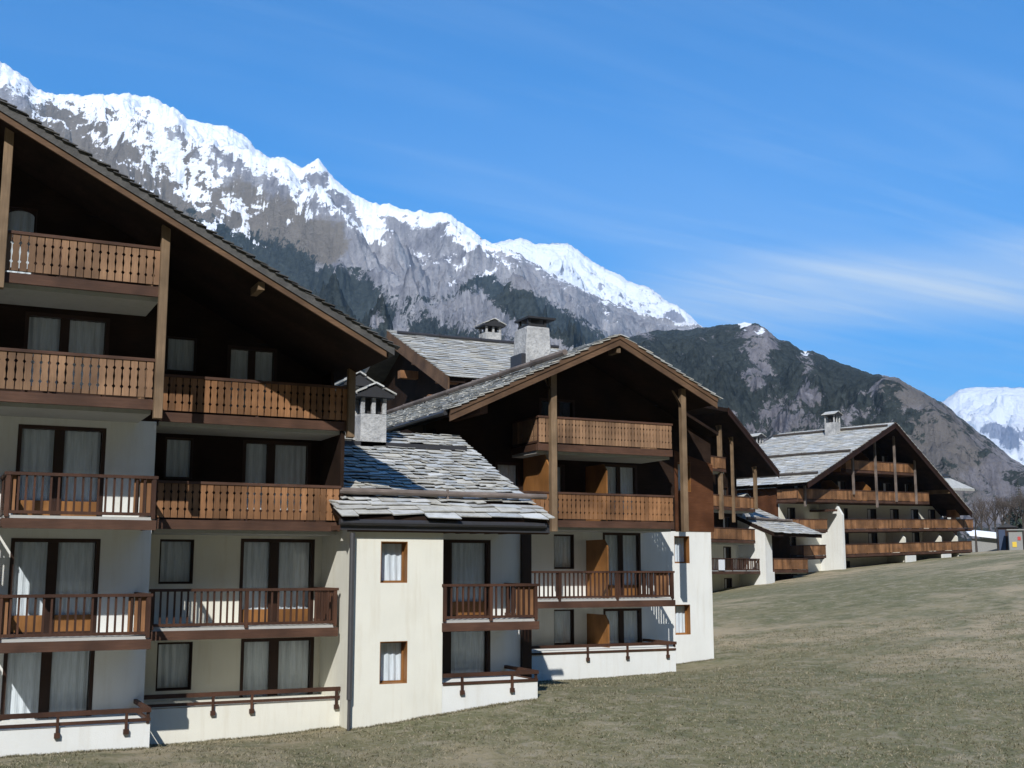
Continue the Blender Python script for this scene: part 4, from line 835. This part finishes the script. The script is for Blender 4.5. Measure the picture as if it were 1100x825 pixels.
def bare_tree(base, h, seed, label, cat='tree'):
    rn = random.Random(seed); root = tag(empty('bare_tree', base), label, cat, 'bare trees beyond the meadow')
    tr = MB(); br = MB(); tr.tube((0, 0, -1), (0, 0, h * .35), h * .028, h * .02, 7)
    def grow(p, d, l, r, dep):
        q = p + d * l; (tr if dep < 2 else br).tube(p, q, r, r * .62, 4 if dep > 1 else 6)
        if dep >= 5: return
        for _ in range(rn.choice([2, 3, 3]) if dep else 5):
            nd = (d + Vector((rn.uniform(-1, 1), rn.uniform(-1, 1), rn.uniform(-.15, .6))) * .72).normalized(); grow(q if rn.random() < .6 else p + d * l * rn.uniform(.5, .95), nd, l * rn.uniform(.62, .85), r * .6, dep + 1)
    grow(Vector((0, 0, h * .3)), Vector((rn.uniform(-.08, .08), 0, 1)).normalized(), h * .22, h * .02, 0)
    tr.build('trunk', 'bark', root); br.build('crown', 'twig', root); return root
def conifer(base, h, seed, label):
    rn = random.Random(seed); root = tag(empty('conifer_tree', base), label, 'tree', 'conifers beyond the meadow')
    MB().tube((0, 0, -1), (0, 0, h * .97), h * .018, .02, 6).build('trunk', 'bark', root); cr = MB()
    z = h * .1
    while z < h:
        rr = (h - z) * .2 + .12
        for k in range(9):
            a = rn.uniform(0, 6.28); l = rr * rn.uniform(.6, 1.15); d = Vector((math.cos(a), math.sin(a), 0)); s = Vector((-d.y, d.x, 0)) * l * .22
            o = Vector((0, 0, z)); t_ = o + d * l + Vector((0, 0, -l * rn.uniform(.25, .5))); mdl = o + d * l * .55 + Vector((0, 0, -.05 * l))
            cr.add([o, mdl - s, t_, mdl + s, mdl + Vector((0, 0, .12 * l))], [(0, 1, 4), (1, 2, 4), (2, 3, 4), (3, 0, 4)])
        z += h * .035
    cr.build('crown', 'needle', root); return root
tl = [(1049, 590, 200, 7.5, 'leafless tree just right of the wide chalet, leftmost of the bare trees'), (1056, 590, 260, 11, 'tall leafless tree standing behind the left end of the white-roofed shed'),
      (1064, 590, 280, 10.5, 'leafless tree rising behind the middle of the white-roofed shed'), (1071, 590, 270, 12.5, 'tallest leafless tree, above the right half of the white-roofed shed'),
      (1079, 590, 262, 10.5, 'leafless tree in the gap between the shed and the dark hut'), (1086, 590, 268, 12, 'leafless tree with its crown straight above the dark hut'),
      (1093, 590, 260, 11.5, 'leafless tree standing behind the yellow kiosk'), (1101, 590, 255, 12, 'rightmost leafless tree, cut by the edge of the photo'), (1109, 590, 262, 15, 'leafless tree just outside the right edge')]
for i, (a, b, d, h, lb) in enumerate(tl[:-1]):
    p = at(a, b, d); bare_tree((p.x, p.y, p.z - .5), h, 40 + i, lb)
for i, (a, b, d, h, lb) in enumerate([(1090, 588, 330, 15, 'dark conifer behind the bare trees, left of the other conifer'), (1098, 588, 325, 18, 'taller dark conifer at the right edge behind the bare trees')]):
    p = at(a, b, d); conifer((p.x, p.y, p.z - .5), h, 90 + i, lb)

# ------------------------------------------------------------------ air
hz = MB().box(-9000, 16000, -3600, 15500, -12, 3600).build('haze', 'grey'); hz['kind'] = 'stuff'
hm = bpy.data.materials.new('air'); hm.use_nodes = True; t = hm.node_tree; t.nodes.clear()
o = N(t, 'ShaderNodeOutputMaterial'); pv = N(t, 'ShaderNodeVolumePrincipled'); pv.inputs['Color'].default_value = (0.42, 0.70, 1.0, 1); pv.inputs['Density'].default_value = 5.5e-5; pv.inputs['Anisotropy'].default_value = 0.2
t.links.new(pv.outputs[0], o.inputs['Volume']); hz.data.materials[0] = hm
tag(hz, 'thin blue mountain air', 'haze', kind='stuff')
